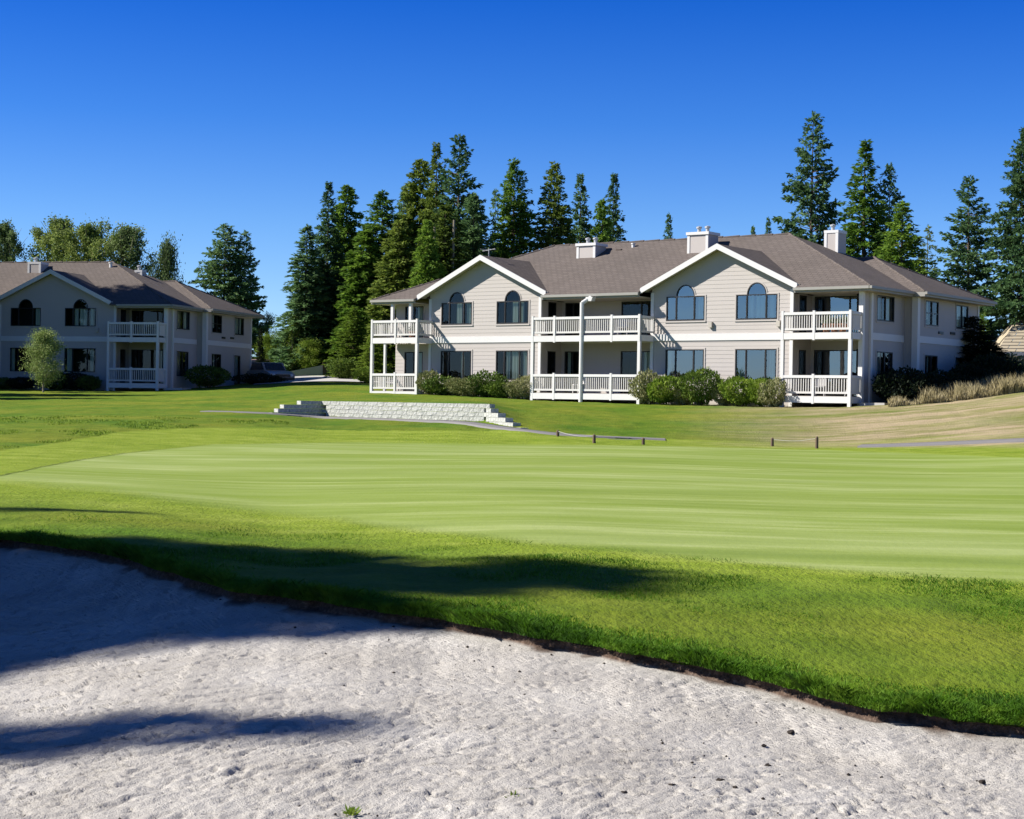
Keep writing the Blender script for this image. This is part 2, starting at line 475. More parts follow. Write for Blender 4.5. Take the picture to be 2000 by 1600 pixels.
def turf():
    m = NT('golf_turf')
    v = m.coord((1, 1, 1)); st = m.coord((.22, 1.0, 1), (0, 0, math.radians(4))); st2 = m.coord((.05, .55, 1), (0, 0, math.radians(-7)))
    fine = m.noise(m.coord((1, .45, 1)), 16, 5, .65); mid = m.noise(v, 1.6, 5, .6); big = m.noise(v, .28, 4, .5)
    streak = m.noise(st, 1.1, 5, .6); streak2 = m.noise(st2, 2.6, 7, .75)
    # rough
    r = m.ramp(mid, [(.25, (.050, .125, .004)), (.5, (.100, .195, .009)), (.75, (.165, .26, .02))])
    r = m.mix(m.ramp(big, [(.35, (0, 0, 0)), (.65, (1, 1, 1))]), r, m.ramp(mid, [(.3, (.16, .20, .010)), (.7, (.27, .295, .03))]))
    r = m.mix(m.math('MULTIPLY', fine, .55), r, (.035, .075, .006), 'MIX')
    # apron
    ap = m.ramp(m.math('MULTIPLY', m.math('ADD', streak, mid), .5), [(.35, (.14, .215, .012)), (.5, (.21, .28, .025)), (.65, (.29, .35, .055))])
    # green
    g = m.ramp(m.math('MULTIPLY', m.math('ADD', streak, streak2), .5), [(.36, (.17, .24, .032)), (.5, (.255, .325, .068)), (.60, (.37, .43, .15))])
    g = m.mix(m.math('MULTIPLY', fine, .25), g, (.10, .17, .03))
    sw = m.noise(m.coord((.10, .42, 1), (0, 0, math.radians(-5))), .9, 3, .5)
    g = m.mix(m.math('MULTIPLY', m.ramp(sw, [(.42, (0, 0, 0)), (.66, (1, 1, 1))]), .38), g, (.36, .42, .17))
    g = m.mix(m.math('MULTIPLY', m.ramp(m.noise(m.coord((.16, .5, 1), (0, 0, .1)), .8, 3), [(.45, (0, 0, 0)), (.6, (1, 1, 1))]), .5), g, (.19, .27, .03))
    # dry slope
    d = m.ramp(m.math('MULTIPLY', m.math('ADD', streak2, streak), .5), [(.36, (.13, .17, .022)), (.46, (.25, .225, .10)), (.56, (.40, .32, .20))])
    c = m.mix(attr(m, 'apron'), r, ap)
    c = m.mix(attr(m, 'green'), c, g)
    dryf = m.math('MULTIPLY', attr(m, 'dry'), m.ramp(m.noise(st2, 1.1, 4), [(.35, (.55, .55, .55)), (.55, (1, 1, 1))]))
    c = m.mix(dryf, c, d)
    c = m.mix(1.0, c, (.80, .80, .80), 'MULTIPLY')
    m.color(c); m.rough(.9); m.b.inputs['Specular IOR Level'].default_value = .1
    inv = m.math('SUBTRACT', 1.0, m.math('MULTIPLY', attr(m, 'green'), .85))
    m.bump(m.math('MULTIPLY', m.math('ADD', fine, mid), inv), .7, .06)
    return m.m
M['turf'] = turf()

V = np.stack([Xg, Yg, Zg], -1).reshape(-1, 3)
Fq = grid_faces(len(bb), NR)
fg = gm.ravel()[Fq].mean(1) > .5
def sub_mesh(name, sel, kind='structure'):
    f = Fq[sel]; used = np.unique(f); idx = np.zeros(len(V), np.int64); idx[used] = np.arange(len(used))
    me = np_mesh(name, V[used], idx[f], True)
    for n, arr in (('green', gm), ('apron', am), ('dry', dm)): set_attr(me, n, arr.ravel()[used])
    o = link_mesh(name, me, M['turf']); o['kind'] = kind
    return o
sub_mesh('lawn_ground', ~fg)
sub_mesh('putting_green', fg)

# wide ground under everything, to the horizon
def far_ground():
    m = NT('distant_ground'); v = m.coord()
    m.color(m.mix(m.noise(v, .02, 4), (.06, .09, .03), (.12, .14, .05))); m.rough(.95)
    return m.m
g = MB().face((-1500, -1500, -3.2), (1500, -1500, -3.2), (1500, 1500, -3.2), (-1500, 1500, -3.2)).build('surrounding_ground', far_ground())
g['kind'] = 'structure'

# --- sand
def sandmat():
    m = NT('bunker_sand'); v = m.coord()
    n1 = m.noise(v, 1.2, 5); n2 = m.noise(v, 30, 4, .7); vo = m.n('ShaderNodeTexVoronoi'); vo.inputs['Scale'].default_value = 26; m.l(m.coord((1, .6, 1)), vo.inputs['Vector'])
    c = m.ramp(n1, [(.3, (.375, .352, .322)), (.5, (.435, .412, .38)), (.7, (.50, .478, .445))])
    pit_shade = m.ramp(m.math('ADD', m.noise(v, 9, 3, .8), m.math('MULTIPLY', vo.outputs['Distance'], .25)), [(.33, (.45, .42, .40)), (.42, (1, 1, 1))])  # small shadows of pits, painted into the sand colour
    c = m.mix(1.0, c, pit_shade, 'MULTIPLY')
    c = m.mix(attr(m, 'soil'), c, m.ramp(n2, [(.3, (.05, .034, .025)), (.55, (.12, .082, .062)), (.75, (.24, .18, .14))]))
    c = m.mix(1.0, c, (.87, .87, .87), 'MULTIPLY')
    m.color(c); m.rough(.95); m.b.inputs['Specular IOR Level'].default_value = .1
    m.bump(m.math('ADD', n2, m.noise(v, 90, 3, .7)), .8, .014)
    return m.m
M['sand'] = sandmat()

def sand_z(x, y, ly):
    """ly: lip depth straight ahead of the point"""
    e = np.clip(ly - y, 0, 40)
    zl = H(x, ly) - .125
    floor = np.interp(x, [-8, -4, -1, 2, 6], [-2.05, -1.93, -1.80, -1.76, -1.74])
    t = 1-np.exp(-e/3.1)
    return zl*(1-t) + floor*t
bs = np.concatenate([np.linspace(-1.6, -.22, 60, endpoint=False), np.linspace(-.22, .22, 860, endpoint=False), np.linspace(.22, 1.6, 61)])
lipS = lip_on(bs)
NS = 760
ts = np.concatenate([np.linspace(0, .85, NS-40, endpoint=False), np.linspace(.85, 2.4, 40)])
span = lipS[:, None] - 5.5
span = np.maximum(span, 3.0)
Ys_ = lipS[:, None] + .0 - span*ts[None, :]
Xs_ = bs[:, None]*(Ys_+PIV)
lipx = lipS[:, None] + 0*Ys_
Zs_ = sand_z(Xs_, Ys_, lipx)
e = lipx - Ys_
# relief: clumped grains, rake marks that fan from the lip, lobed drifts
near_amp = (Ys_ > 4)
lum = fbm(Xs_*9, Ys_*7, 4, 21)
rid = 1-np.abs(fbm(Xs_*5 + .6*fbm(Xs_*2, Ys_*2, 2, 2), Ys_*11, 3, 22)*2-1)
rake = np.abs(np.sin((Xs_*.80 - .42*Ys_ + .35*fbm(Xs_*1.3, Ys_*1.3, 2, 6))*120))**1.2
rk = np.exp(-((e-.9)/.75)**2)
xw = Xs_ - .55*Ys_
g1 = fbm(xw*22, Ys_*8, 3, 24); g2 = fbm(Xs_*42, Ys_*20, 3, 25)
coarse = sst(.35, .65, fbm(Xs_*.7, Ys_*.7, 2, 26))
zed = .006*(lum-.5) + (.005+.006*coarse)*(g1-.5)*2 + .010*(g2-.5) + .009*rk*(rake-.5)*sst(.3, .6, fbm(Xs_*.8, Ys_*.8, 2, 12)+.15)
pits2 = sst(.70, .78, fbm(Xs_*24, Ys_*15, 2, 45))
zed -= .008*sst(.62, .70, fbm(xw*20, Ys_*9, 3, 27))*(.3+.7*coarse) + .012*pits2
drift = .07*(fbm(Xs_*.45+3, Ys_*.6, 3, 51)-.5)*sst(.4, 1.5, e)
lines = 1-np.abs(fbm(Xs_*.6 + .2*Ys_, Ys_*4.2 - .8*Xs_, 3, 61)*2-1)
zed -= .014*sst(.93, .985, lines)*sst(1.2, 2.4, e)
Zs_ = Zs_ + (zed + drift)*sst(0, .25, e)
# dirt wall up to the turf: first rows climb
soil = (1-sst(-.02, .02 + .30*sst(.4, .75, fbm(Xs_*4, Ys_*3+1, 3, 71)), e))
V2 = np.stack([Xs_, Ys_, Zs_], -1)
# extra rows for the undercut soil face
NF = 7
faceV = np.zeros((len(bs), NF, 3)); soilF = np.ones((len(bs), NF))
top = H(Xs_[:, 0], Ys_[:, 0]) - .03
for k in range(NF):
    f = k/(NF)
    jit = .16*(fbm(Xs_[:, 0]*14, np.full(len(bs), k*.9), 4, 81)-.5)
    yy = Ys_[:, 0] + .07*(1-f) + jit*math.sin(math.pi*min(1, f+.15))
    faceV[:, k, 0] = Xs_[:, 0]; faceV[:, k, 1] = yy; faceV[:, k, 2] = top*(1-f) + Zs_[:, 0]*f
V2 = np.concatenate([faceV, V2], 1); soil = np.concatenate([soilF, soil], 1)
me = np_mesh('bunker_sand', V2.reshape(-1, 3), grid_faces(len(bs), NS+NF)[:, ::-1], True)
set_attr(me, 'soil', soil)
o = link_mesh('bunker_sand', me, M['sand']); o['kind'] = 'structure'

# --- cart paths
def path(name, pts, w, mat):
    P = [np.array([ray(u, 800)[0]*Y, Y]) for u, Y in pts]
    P = np.array(P); s = np.concatenate([[0], np.cumsum(np.hypot(*np.diff(P, axis=0).T))])
    q = np.linspace(0, s[-1], int(s[-1]/.5)+2)
    C = np.stack([np.interp(q, s, P[:, 0]), np.interp(q, s, P[:, 1])], 1)
    for _ in range(3): C[1:-1] = (C[:-2]+C[1:-1]*2+C[2:])/4
    T = np.gradient(C, axis=0); T /= np.hypot(T[:, 0], T[:, 1])[:, None]; N = np.stack([-T[:, 1], T[:, 0]], 1)
    rows = [C + N*o_ for o_ in np.linspace(-w/2, w/2, 5)]
    G = np.stack(rows, 1); Z = H(G[..., 0], G[..., 1]); Z = (Z.mean(1, keepdims=True)+Z)/2 + .035
    top = np.concatenate([G, Z[..., None]], -1)
    sk = top[:, [0, -1]].copy(); sk[..., 2] -= .15
    full = np.concatenate([sk[:, :1], top, sk[:, 1:]], 1)
    me = np_mesh(name, full.reshape(-1, 3), grid_faces(len(C), 7)[:, ::-1], False)
    o = link_mesh(name, me, mat); o['kind'] = 'structure'
    return o
path('cart_path', [(400,70.0),(530,69.3),(628,69.9),(760,67.4),(900,64.5),(960,62),(1022,59.7),(1100,59),(1180,59),(1260,59.6),(1300,59.4)], .95, M['asphalt'])
path('cart_path', [(1680,57.4),(1760,57.0),(1850,56.6),(2000,55.6),(2300,54.3)], 1.5, M['asphalt'])
def flat_patch(name, pts, mat, dz=.05):
    me = bpy.data.meshes.new(name); n = 14
    V = []
    (xa, ya), (xb, yb), (xc, yc), (xd, yd) = pts
    for i in range(n+1):
        for j in range(n+1):
            s, t = i/n, j/n
            x = (xa*(1-s)+xb*s)*(1-t) + (xd*(1-s)+xc*s)*t; y = (ya*(1-s)+yb*s)*(1-t) + (yd*(1-s)+yc*s)*t
            V.append((x, y, float(H(x, y))+dz))
    o = link_mesh(name, np_mesh(name, V, grid_faces(n+1, n+1)), mat); o['kind'] = 'structure'
flat_patch('driveway', [(-16.2, 107), (-7, 105.5), (-7, 116), (-17.5, 123)], M['concrete'])

# ------------------------------------------------------------------ retaining wall
def wallstone():
    m = NT('pale_wall_block'); v = m.coord(kind='Object'); oi = m.n('ShaderNodeObjectInfo')
    c = m.ramp(m.noise(v, 7, 5, .7), [(.3, (.15, .16, .135)), (.5, (.36, .365, .33)), (.7, (.54, .535, .49))])
    c = m.mix(m.math('MULTIPLY', oi.outputs['Random'], .35), c, (.42, .43, .40))
    m.color(c); m.rough(.9); m.bump(m.noise(v, 14, 4), .8, .04)
    return m.m
M['block'] = wallstone()
def block_mesh(L, h, d, seed):
    r = random.Random(seed); b = MB()
    j = lambda s: r.uniform(-s, s)
    # chamfered, split-faced front at y = 0 facing -y
    xs = [0, L*.33+j(.03), L*.66+j(.03), L]; zs = [0, h*.5+j(.02), h]
    fr = [[(x + (.004 if i == 0 else -.004 if i == 3 else 0), -.012-r.uniform(0, .018) if (0 < i < 3) else -.008, z + (.004 if k == 0 else -.004 if k == 2 else 0)) for k, z in enumerate(zs)] for i, x in enumerate(xs)]
    for i in range(3):
        for k in range(2):
            b.face(fr[i][k], fr[i+1][k], fr[i+1][k+1], fr[i][k+1])
    bk = [(.008, d, .008), (L-.008, d, .008), (L-.008, d, h-.008), (.008, d, h-.008)]
    b.face(fr[0][2], fr[1][2], fr[2][2], fr[3][2], bk[2], bk[3]); b.face(fr[3][0], fr[3][1], fr[3][2], bk[2], bk[1])
    b.face(fr[0][2], fr[0][1], fr[0][0], bk[0], bk[3])
    b.face(bk[1], bk[0], bk[3], bk[2])
    return b.mesh('block')
BL, BH = .55, .165
bmeshes = [block_mesh(BL, BH, .3, s) for s in range(6)]
rw = empty('retaining_wall', (0, 0, 0))
tag(rw, 'low pale block retaining wall with stepped ends between lawn and cart path', 'wall')
def wall_run(p0, p1, zb0, zb1, topfn, off=0):
    p0 = Vector(p0); p1 = Vector(p1); d = (p1-p0); L = d.length; d.normalize(); ang = math.atan2(d.y, d.x)
    n = int(L/BL)
    zlow = min(zb0, zb1) - .05
    for c in range(9):
        for i in range(-1, n+2):
            s = (i + (.5 if c % 2 else 0))*BL
            if s < -.01 or s > L-BL*.15: continue
            mid = (s+BL/2)/L; zb = zb0 + (zb1-zb0)*mid
            z = ZTOP - (c+1)*BH
            if z + BH > topfn(mid)+.03 or z + BH < zb-.02: continue
            o = link_mesh('block', random.choice(bmeshes), M['block'], rw)
            o.location = (p0.x+d.x*s, p0.y+d.y*s - off + random.uniform(-.008, .008), z); o.rotation_euler = (0, 0, ang)
def wp(u, Y): return (ray(u, 800)[0]*Y, Y)
ZTOP = -.13
Pa, Pb, Pc, Pd = wp(520, 69.3), wp(628, 71.05), wp(945, 65.1), wp(1030, 60.6)
wall_run(Pa, Pb, -.62, -.74, lambda t: -.13 - max(0, (.62-t))*.75)
wall_run(Pb, Pc, -.74, -.80, lambda t: -.13)
wall_run(Pc, Pd, -.80, -1.12, lambda t: -.14 - t*.92)

# ------------------------------------------------------------------ post and rope fence by the path
def fence_post(u, v0, v1, label):
    x, Y, z = gpt(u, v1+1)
    h = (v1-v0)/FPX*Y
    b = MB().lathe(0, 0, [(.055, -.2), (.055, 0), (.05, h*.9), (.035, h), (.01, h+.01)], 10)
    o = b.build('fence_post', M['wood_post'], None, (x, Y, z)); tag(o, label, 'post', 'short wooden posts beside the cart path')
    return Vector((x, Y, z+h*.85))
tops = [fence_post(u, a, b, l) for u, a, b, l in (
    (1089, 840, 852, 'short wooden post on the path edge, nearest the stepped wall end'),
    (1160, 848, 865, 'short dark wooden post in the middle of the three between wall and slope'),
    (1256, 855, 868, 'short wooden post at the lower end of the path where it dips behind the green'),
    (1508, 855, 871, 'weathered wooden post on the dry slope, left one of the roped pair'),
    (1595, 852, 875, 'taller weathered post on the dry slope, right one of the roped pair'))]
def rope(p, q, label):
    b = MB(); prev = None
    for i in range(9):
        t = i/8; c = p.lerp(q, t); c.z -= .07*math.sin(math.pi*t)
        if prev is not None: b.tube(prev, c, .007, n=5, cap=False)
        prev = c
    o = b.build('rope', M['concrete']); tag(o, label, 'rope')
rope(tops[0], tops[1], 'thin pale rope between the two posts nearest the stepped wall')
rope(tops[1], tops[2], 'thin pale rope strung to the post where the path dips')
rope(tops[3], tops[4], 'thin pale rope strung between the two posts on the dry slope')
# ------------------------------------------------------------------ apartment buildings
def mapper(kind, c):
    """(along, outward, up) -> building coordinates"""
    if kind == 'f': return lambda a, o, z: (a, c-o, z)       # faces the front
    if kind == 'r': return lambda a, o, z: (c+o, a, z)       # faces right
    if kind == 'l': return lambda a, o, z: (c-o, a, z)
    return lambda a, o, z: (a, c+o, z)                        # faces the back
def siding(parent, mp, a0, a1, z0, z1, openings=(), arches=(), top=None, name='wall', mat='siding'):
    """lapped boards with their own edges, cut round the openings"""
    H_ = .19; V = []; F = []
    brk = set([z0, z1])
    z = math.ceil(z0/H_)*H_
    while z < z1: brk.add(round(z, 4)); z += H_
    for (x0, x1, q0, q1) in openings: brk |= {q0, q1}
    for (xc, r, rh, zb) in arches:
        for k in range(0, 13): brk.add(zb + rh*k/12)
    if top:
        for k in range(1, 40): brk.add(z1 - (z1-5.0)*k/40)
    bz = sorted(b for b in brk if z0-1e-6 <= b <= z1+1e-6)
    off = lambda z: .009*(1-((z/H_) % 1.0))
    for q0, q1 in zip(bz[:-1], bz[1:]):
        if q1-q0 < 1e-4: continue
        mid = (q0+q1)/2; lo, hi = a0, a1
        if top:
            lim = top(mid)
            if lim is None: continue
            lo, hi = max(lo, lim[0]), min(hi, lim[1])
            if hi <= lo: continue
        cuts = [(x0, x1) for (x0, x1, w0, w1) in openings if w0 < mid < w1]
        for (xc, r, rh, zb) in arches:
            if zb < mid < zb+rh:
                hw = r*math.sqrt(max(0, 1-((mid-zb)/rh)**2)); cuts.append((xc-hw, xc+hw))
        segs = []; cur = lo
        for c0, c1 in sorted(cuts):
            if c0 > cur: segs.append((cur, min(c0, hi)))
            cur = max(cur, c1)
        if cur < hi: segs.append((cur, hi))
        ob = off(q0+1e-5); ot = off(q1-1e-5)
        for s0, s1 in segs:
            b = len(V)
            V += [mp(s0, ob, q0), mp(s1, ob, q0), mp(s1, ot, q1), mp(s0, ot, q1)]
            F.append((b, b+1, b+2, b+3))
            if (q0/H_) % 1 < .01 or (q0/H_) % 1 > .99:
                b = len(V); V += [mp(s0, ob, q0), mp(s1, ob, q0), mp(s1, 0, q0), mp(s0, 0, q0)]; F.append((b, b+3, b+2, b+1))
    me = bpy.data.meshes.new(name); me.from_pydata(V, [], F); me.update()
    return link_mesh(name, me, M[mat], parent)

_wcache = {}
def pane_mesh(x0, x1, z0, z1, y, name='pane'):
    return MB().face((x0, y, z0), (x1, y, z0), (x1, y, z1), (x0, y, z1)).mesh(name)
def window(parent, mp, a0, a1, z0, z1, kind='f', arch=None, cur=(), lites=(0, .26, .73, 1), sub='window', bars=False, gl='glass'):
    """framed window: frame, casing, panes, curtains and a room box behind, coloured dark as if unlit; arch = (r, rh)"""
    w = a1-a0; h = z1-z0; key = (round(w, 2), round(h, 2), arch, tuple(cur), lites, bars)
    if key not in _wcache:
        parts = []
        f = MB(); fw = .05; hw = w/2
        for (x0, x1, q0, q1) in ((-hw, hw, 0, fw), (-hw, hw, h-fw, h), (-hw, -hw+fw, fw, h-fw), (hw-fw, hw, fw, h-fw)):
            f.box(x0, x1, -.035, .05, q0, q1)
        xs = [-hw + w*t for t in lites]
        for x in xs[1:-1]: f.box(x-.03, x+.03, -.03, .04, fw, h-fw)
        if bars: f.box(-hw+fw, hw-fw, -.025, .03, h*.5-.02, h*.5+.02)
        if arch:
            r, rh = arch; n = 14
            for k in range(n):
                t0, t1 = math.pi*k/n, math.pi*(k+1)/n
                p = lambda t, s: (r*s*math.cos(t), -.035, h + rh*s*math.sin(t))
                q = [p(t0, 1), p(t1, 1), p(t1, .9), p(t0, .9)]
                f.prism(q, (0, .08, 0))
        parts.append(('window', f.mesh('window'), 'dark_frame'))
        sb = []
        for x0, x1 in zip(xs[:-1], xs[1:]): sb.append(('pane', pane_mesh(x0, x1, .02, h-.02, .012), 'glass'))
        if arch:
            b = MB(); r, rh = arch
            b.face(*[(r*.97*math.cos(math.pi*k/14), .012, h-.01 + rh*.97*math.sin(math.pi*k/14)) for k in range(15)])
            sb.append(('pane', b.mesh('pane'), 'glass'))
        c = MB(); e = .07
        c.box(-hw-e, -hw, -.03, .02, -.02, h); c.box(hw, hw+e, -.03, .02, -.02, h); c.box(-hw-e, hw+e, -.045, .02, -.09, -.02)
        if not arch: c.box(-hw-e, hw+e, -.032, .02, h, h+.07)
        else:
            r, rh = arch
            c.box(-hw-e, -r, -.032, .02, h, h+.05); c.box(r, hw+e, -.032, .02, h, h+.05)
            for k in range(14):
                t0, t1 = math.pi*k/14, math.pi*(k+1)/14
                p = lambda t, s: (r*s*math.cos(t), -.03, h + rh*s*math.sin(t))
                c.prism([p(t0, 1.0), p(t0, 1.1), p(t1, 1.1), p(t1, 1.0)], (0, .05, 0))
        sb.append(('casing', c.mesh('casing'), 'siding'))
        for (c0, c1, dz) in cur:
            x0 = -hw + w*c0; x1 = -hw + w*c1; n = max(4, int((x1-x0)/.05)); b = MB()
            for k in range(n):
                xa = x0+(x1-x0)*k/n; xb = x0+(x1-x0)*(k+1)/n; ya = .12+.03*(k % 2); yb = .12+.03*((k+1) % 2)
                b.face((xa, ya, dz), (xb, yb, dz), (xb, yb, h-.03), (xa, ya, h-.03))
            sb.append(('curtain', b.mesh('curtain'), 'curtain'))
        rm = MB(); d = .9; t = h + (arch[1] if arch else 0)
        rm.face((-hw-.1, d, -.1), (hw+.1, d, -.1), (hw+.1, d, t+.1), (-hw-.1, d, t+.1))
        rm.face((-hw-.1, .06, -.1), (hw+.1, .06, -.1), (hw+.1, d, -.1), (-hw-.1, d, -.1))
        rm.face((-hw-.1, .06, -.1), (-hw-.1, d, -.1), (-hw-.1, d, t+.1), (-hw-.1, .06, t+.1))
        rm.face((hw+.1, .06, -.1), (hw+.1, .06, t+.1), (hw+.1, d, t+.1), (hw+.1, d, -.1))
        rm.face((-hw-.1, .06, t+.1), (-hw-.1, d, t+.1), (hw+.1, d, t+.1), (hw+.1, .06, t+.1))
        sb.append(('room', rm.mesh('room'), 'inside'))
        _wcache[key] = (parts, sb)
    parts, sb = _wcache[key]
    loc = mp((a0+a1)/2, .0, z0); rz = {'f': 0, 'r': math.pi/2, 'l': -math.pi/2, 'b': math.pi}[kind]
    win = link_mesh(sub, parts[0][1], M[parts[0][2]], parent, loc, rz)
    for n, me, mt in sb:
        if n == 'pane':
            o = link_mesh(n, me, M['glass'], win); o.material_slots[0].link = 'OBJECT'; o.material_slots[0].material = M[gl]
        else: link_mesh(n, me, M[mt], win)
    return win

def hung(parent, name, mb, mat, **kw): return mb.build(name, M[mat], parent, **kw)

def balcony(parent, x0, x1, t0, tb, zf, ztop, posts, full=(), left=False, right=False, joists=True, rec=None):
    """zf: floor top; ztop: top of rail. posts: x of rail posts; full: x of posts that carry the storey above"""
    dk = MB()
    r1 = rec if rec else (x0, x1, tb)
    dk.box(x0+.02, x1-.02, t0+.06, tb, zf-.14, zf-.02)
    if rec: dk.box(rec[0], rec[1], tb, rec[2], zf-.14, zf-.02)
    b = hung(parent, 'balcony', dk, 'deck')
    # separate floor boards
    n = int((tb-t0)/.15)
    for i in range(n):
        y = t0+.05+i*.15; hung(b, 'floor_board', MB().box(x0+.02, x1-.02, y, y+.135, zf-.018, zf), 'deck')
    zr = zf-.02
    segs = sorted(set([x0] + list(posts) + list(full) + [x1]))
    for a, c in zip(segs[:-1], segs[1:]):
        if c-a < .3: continue
        hung(b, 'rim_board', MB().box(a+(.06 if a != x0 else 0), c-(.06 if c != x1 else 0), t0-.03, t0+.05, zf-.30, zr), 'trim')
        hung(b, 'top_rail', MB().box(a+.05, c-.05, t0-.03, t0+.07, ztop-.12, ztop), 'trim')
        hung(b, 'bottom_rail', MB().box(a+.05, c-.05, t0, t0+.05, zf+.10, zf+.19), 'trim_old')
        bl = MB(); k = max(2, int((c-a)/.115))
        for i in range(1, k):
            x = a+(c-a)*i/k; bl.box(x-.018, x+.018, t0+.005, t0+.04, zf+.18, ztop-.11)
        q = hung(b, 'baluster', bl, 'trim_old'); q['kind'] = 'stuff'
    for x in posts: hung(b, 'rail_post', MB().box(x-.055, x+.055, t0-.04, t0+.07, zf-.34, ztop+.06), 'trim')
    for side, x in (('l', x0), ('r', x1)):
        if (side == 'l' and not left) or (side == 'r' and not right): continue
        s = -1 if side == 'l' else 1
        hung(b, 'rim_board', MB().box(x-.03 if s < 0 else x-.02, x+.02 if s < 0 else x+.03, t0+.055, tb-.02, zf-.30, zr), 'trim')
        hung(b, 'top_rail', MB().box(x-.05, x+.05, t0+.075, tb-.03, ztop-.12, ztop), 'trim')
        hung(b, 'bottom_rail', MB().box(x-.025, x+.025, t0+.075, tb-.03, zf+.10, zf+.19), 'trim_old')
        bl = MB(); k = int((tb-t0)/.115)
        for i in range(1, k):
            y = t0+(tb-t0)*i/k; bl.box(x-.018, x+.018, y-.018, y+.018, zf+.18, ztop-.11)
        q = hung(b, 'baluster', bl, 'trim_old'); q['kind'] = 'stuff'
    return b

def gable_roof(parent, xc, half, tf, zr, slope, tback):
    """front-facing gable roof over a wing: ridge at zr, running back to tback"""
    for s in (-1, 1):
        xe = xc + s*half; ze = zr - slope*half
        me = MB().prism([(xc, tf+.04, zr), (xe, tf+.04, ze), (xe, tback, ze), (xc, tback, zr)], (0, 0, -.10))
        hung(parent, 'roof', me, 'roof_s', recalc=True)
        # rake board with a shadow board under it
        me = MB().prism([(xc, tf-.03, zr+.02), (xe+s*.02, tf-.03, ze+.02), (xe+s*.02, tf-.03, ze-.24), (xc, tf-.03, zr-.24)], (0, .065, 0))
        hung(parent, 'rake_board', me, 'trim', recalc=True)
        me = MB().prism([(xc, tf+.04, zr-.11), (xe, tf+.04, ze-.11), (xe, tf+.6, ze-.11), (xc, tf+.6, zr-.11)], (0, 0, -.03))
        hung(parent, 'soffit', me, 'soffit', recalc=True)
        # gutter end
        me = MB().box(xe-.02 if s > 0 else xe-.1, xe+.1 if s > 0 else xe+.02, tf+.05, tf+1.4, ze-.14, ze-.0)
        hung(parent, 'gutter', me, 'gutter')

def chimney(parent, x0, x1, t0, t1, zb, zt, flues=2, mat='siding', e=.07):
    c = hung(parent, 'chimney', MB().box(x0, x1, t0, t1, zb, zt-.14), mat)
    hung(c, 'chimney_cap', MB().box(x0-e, x1+e, t0-e, t1+e, zt-.14, zt), 'trim')
    for x in (x0+.05, x1-.05): hung(c, 'corner_trim', MB().box(x-.07, x+.07, t0-.025, t0+.05, zb, zt-.15), 'trim')
    for k in range(flues):
        x = x0 + (x1-x0)*(.3 + .42*k)
        hung(c, 'flue', MB().lathe(x, (t0+t1)/2, [(.09, zt), (.09, zt+.22), (.14, zt+.22), (.14, zt+.30), (.02, zt+.34)], 10), 'metal')
    return c

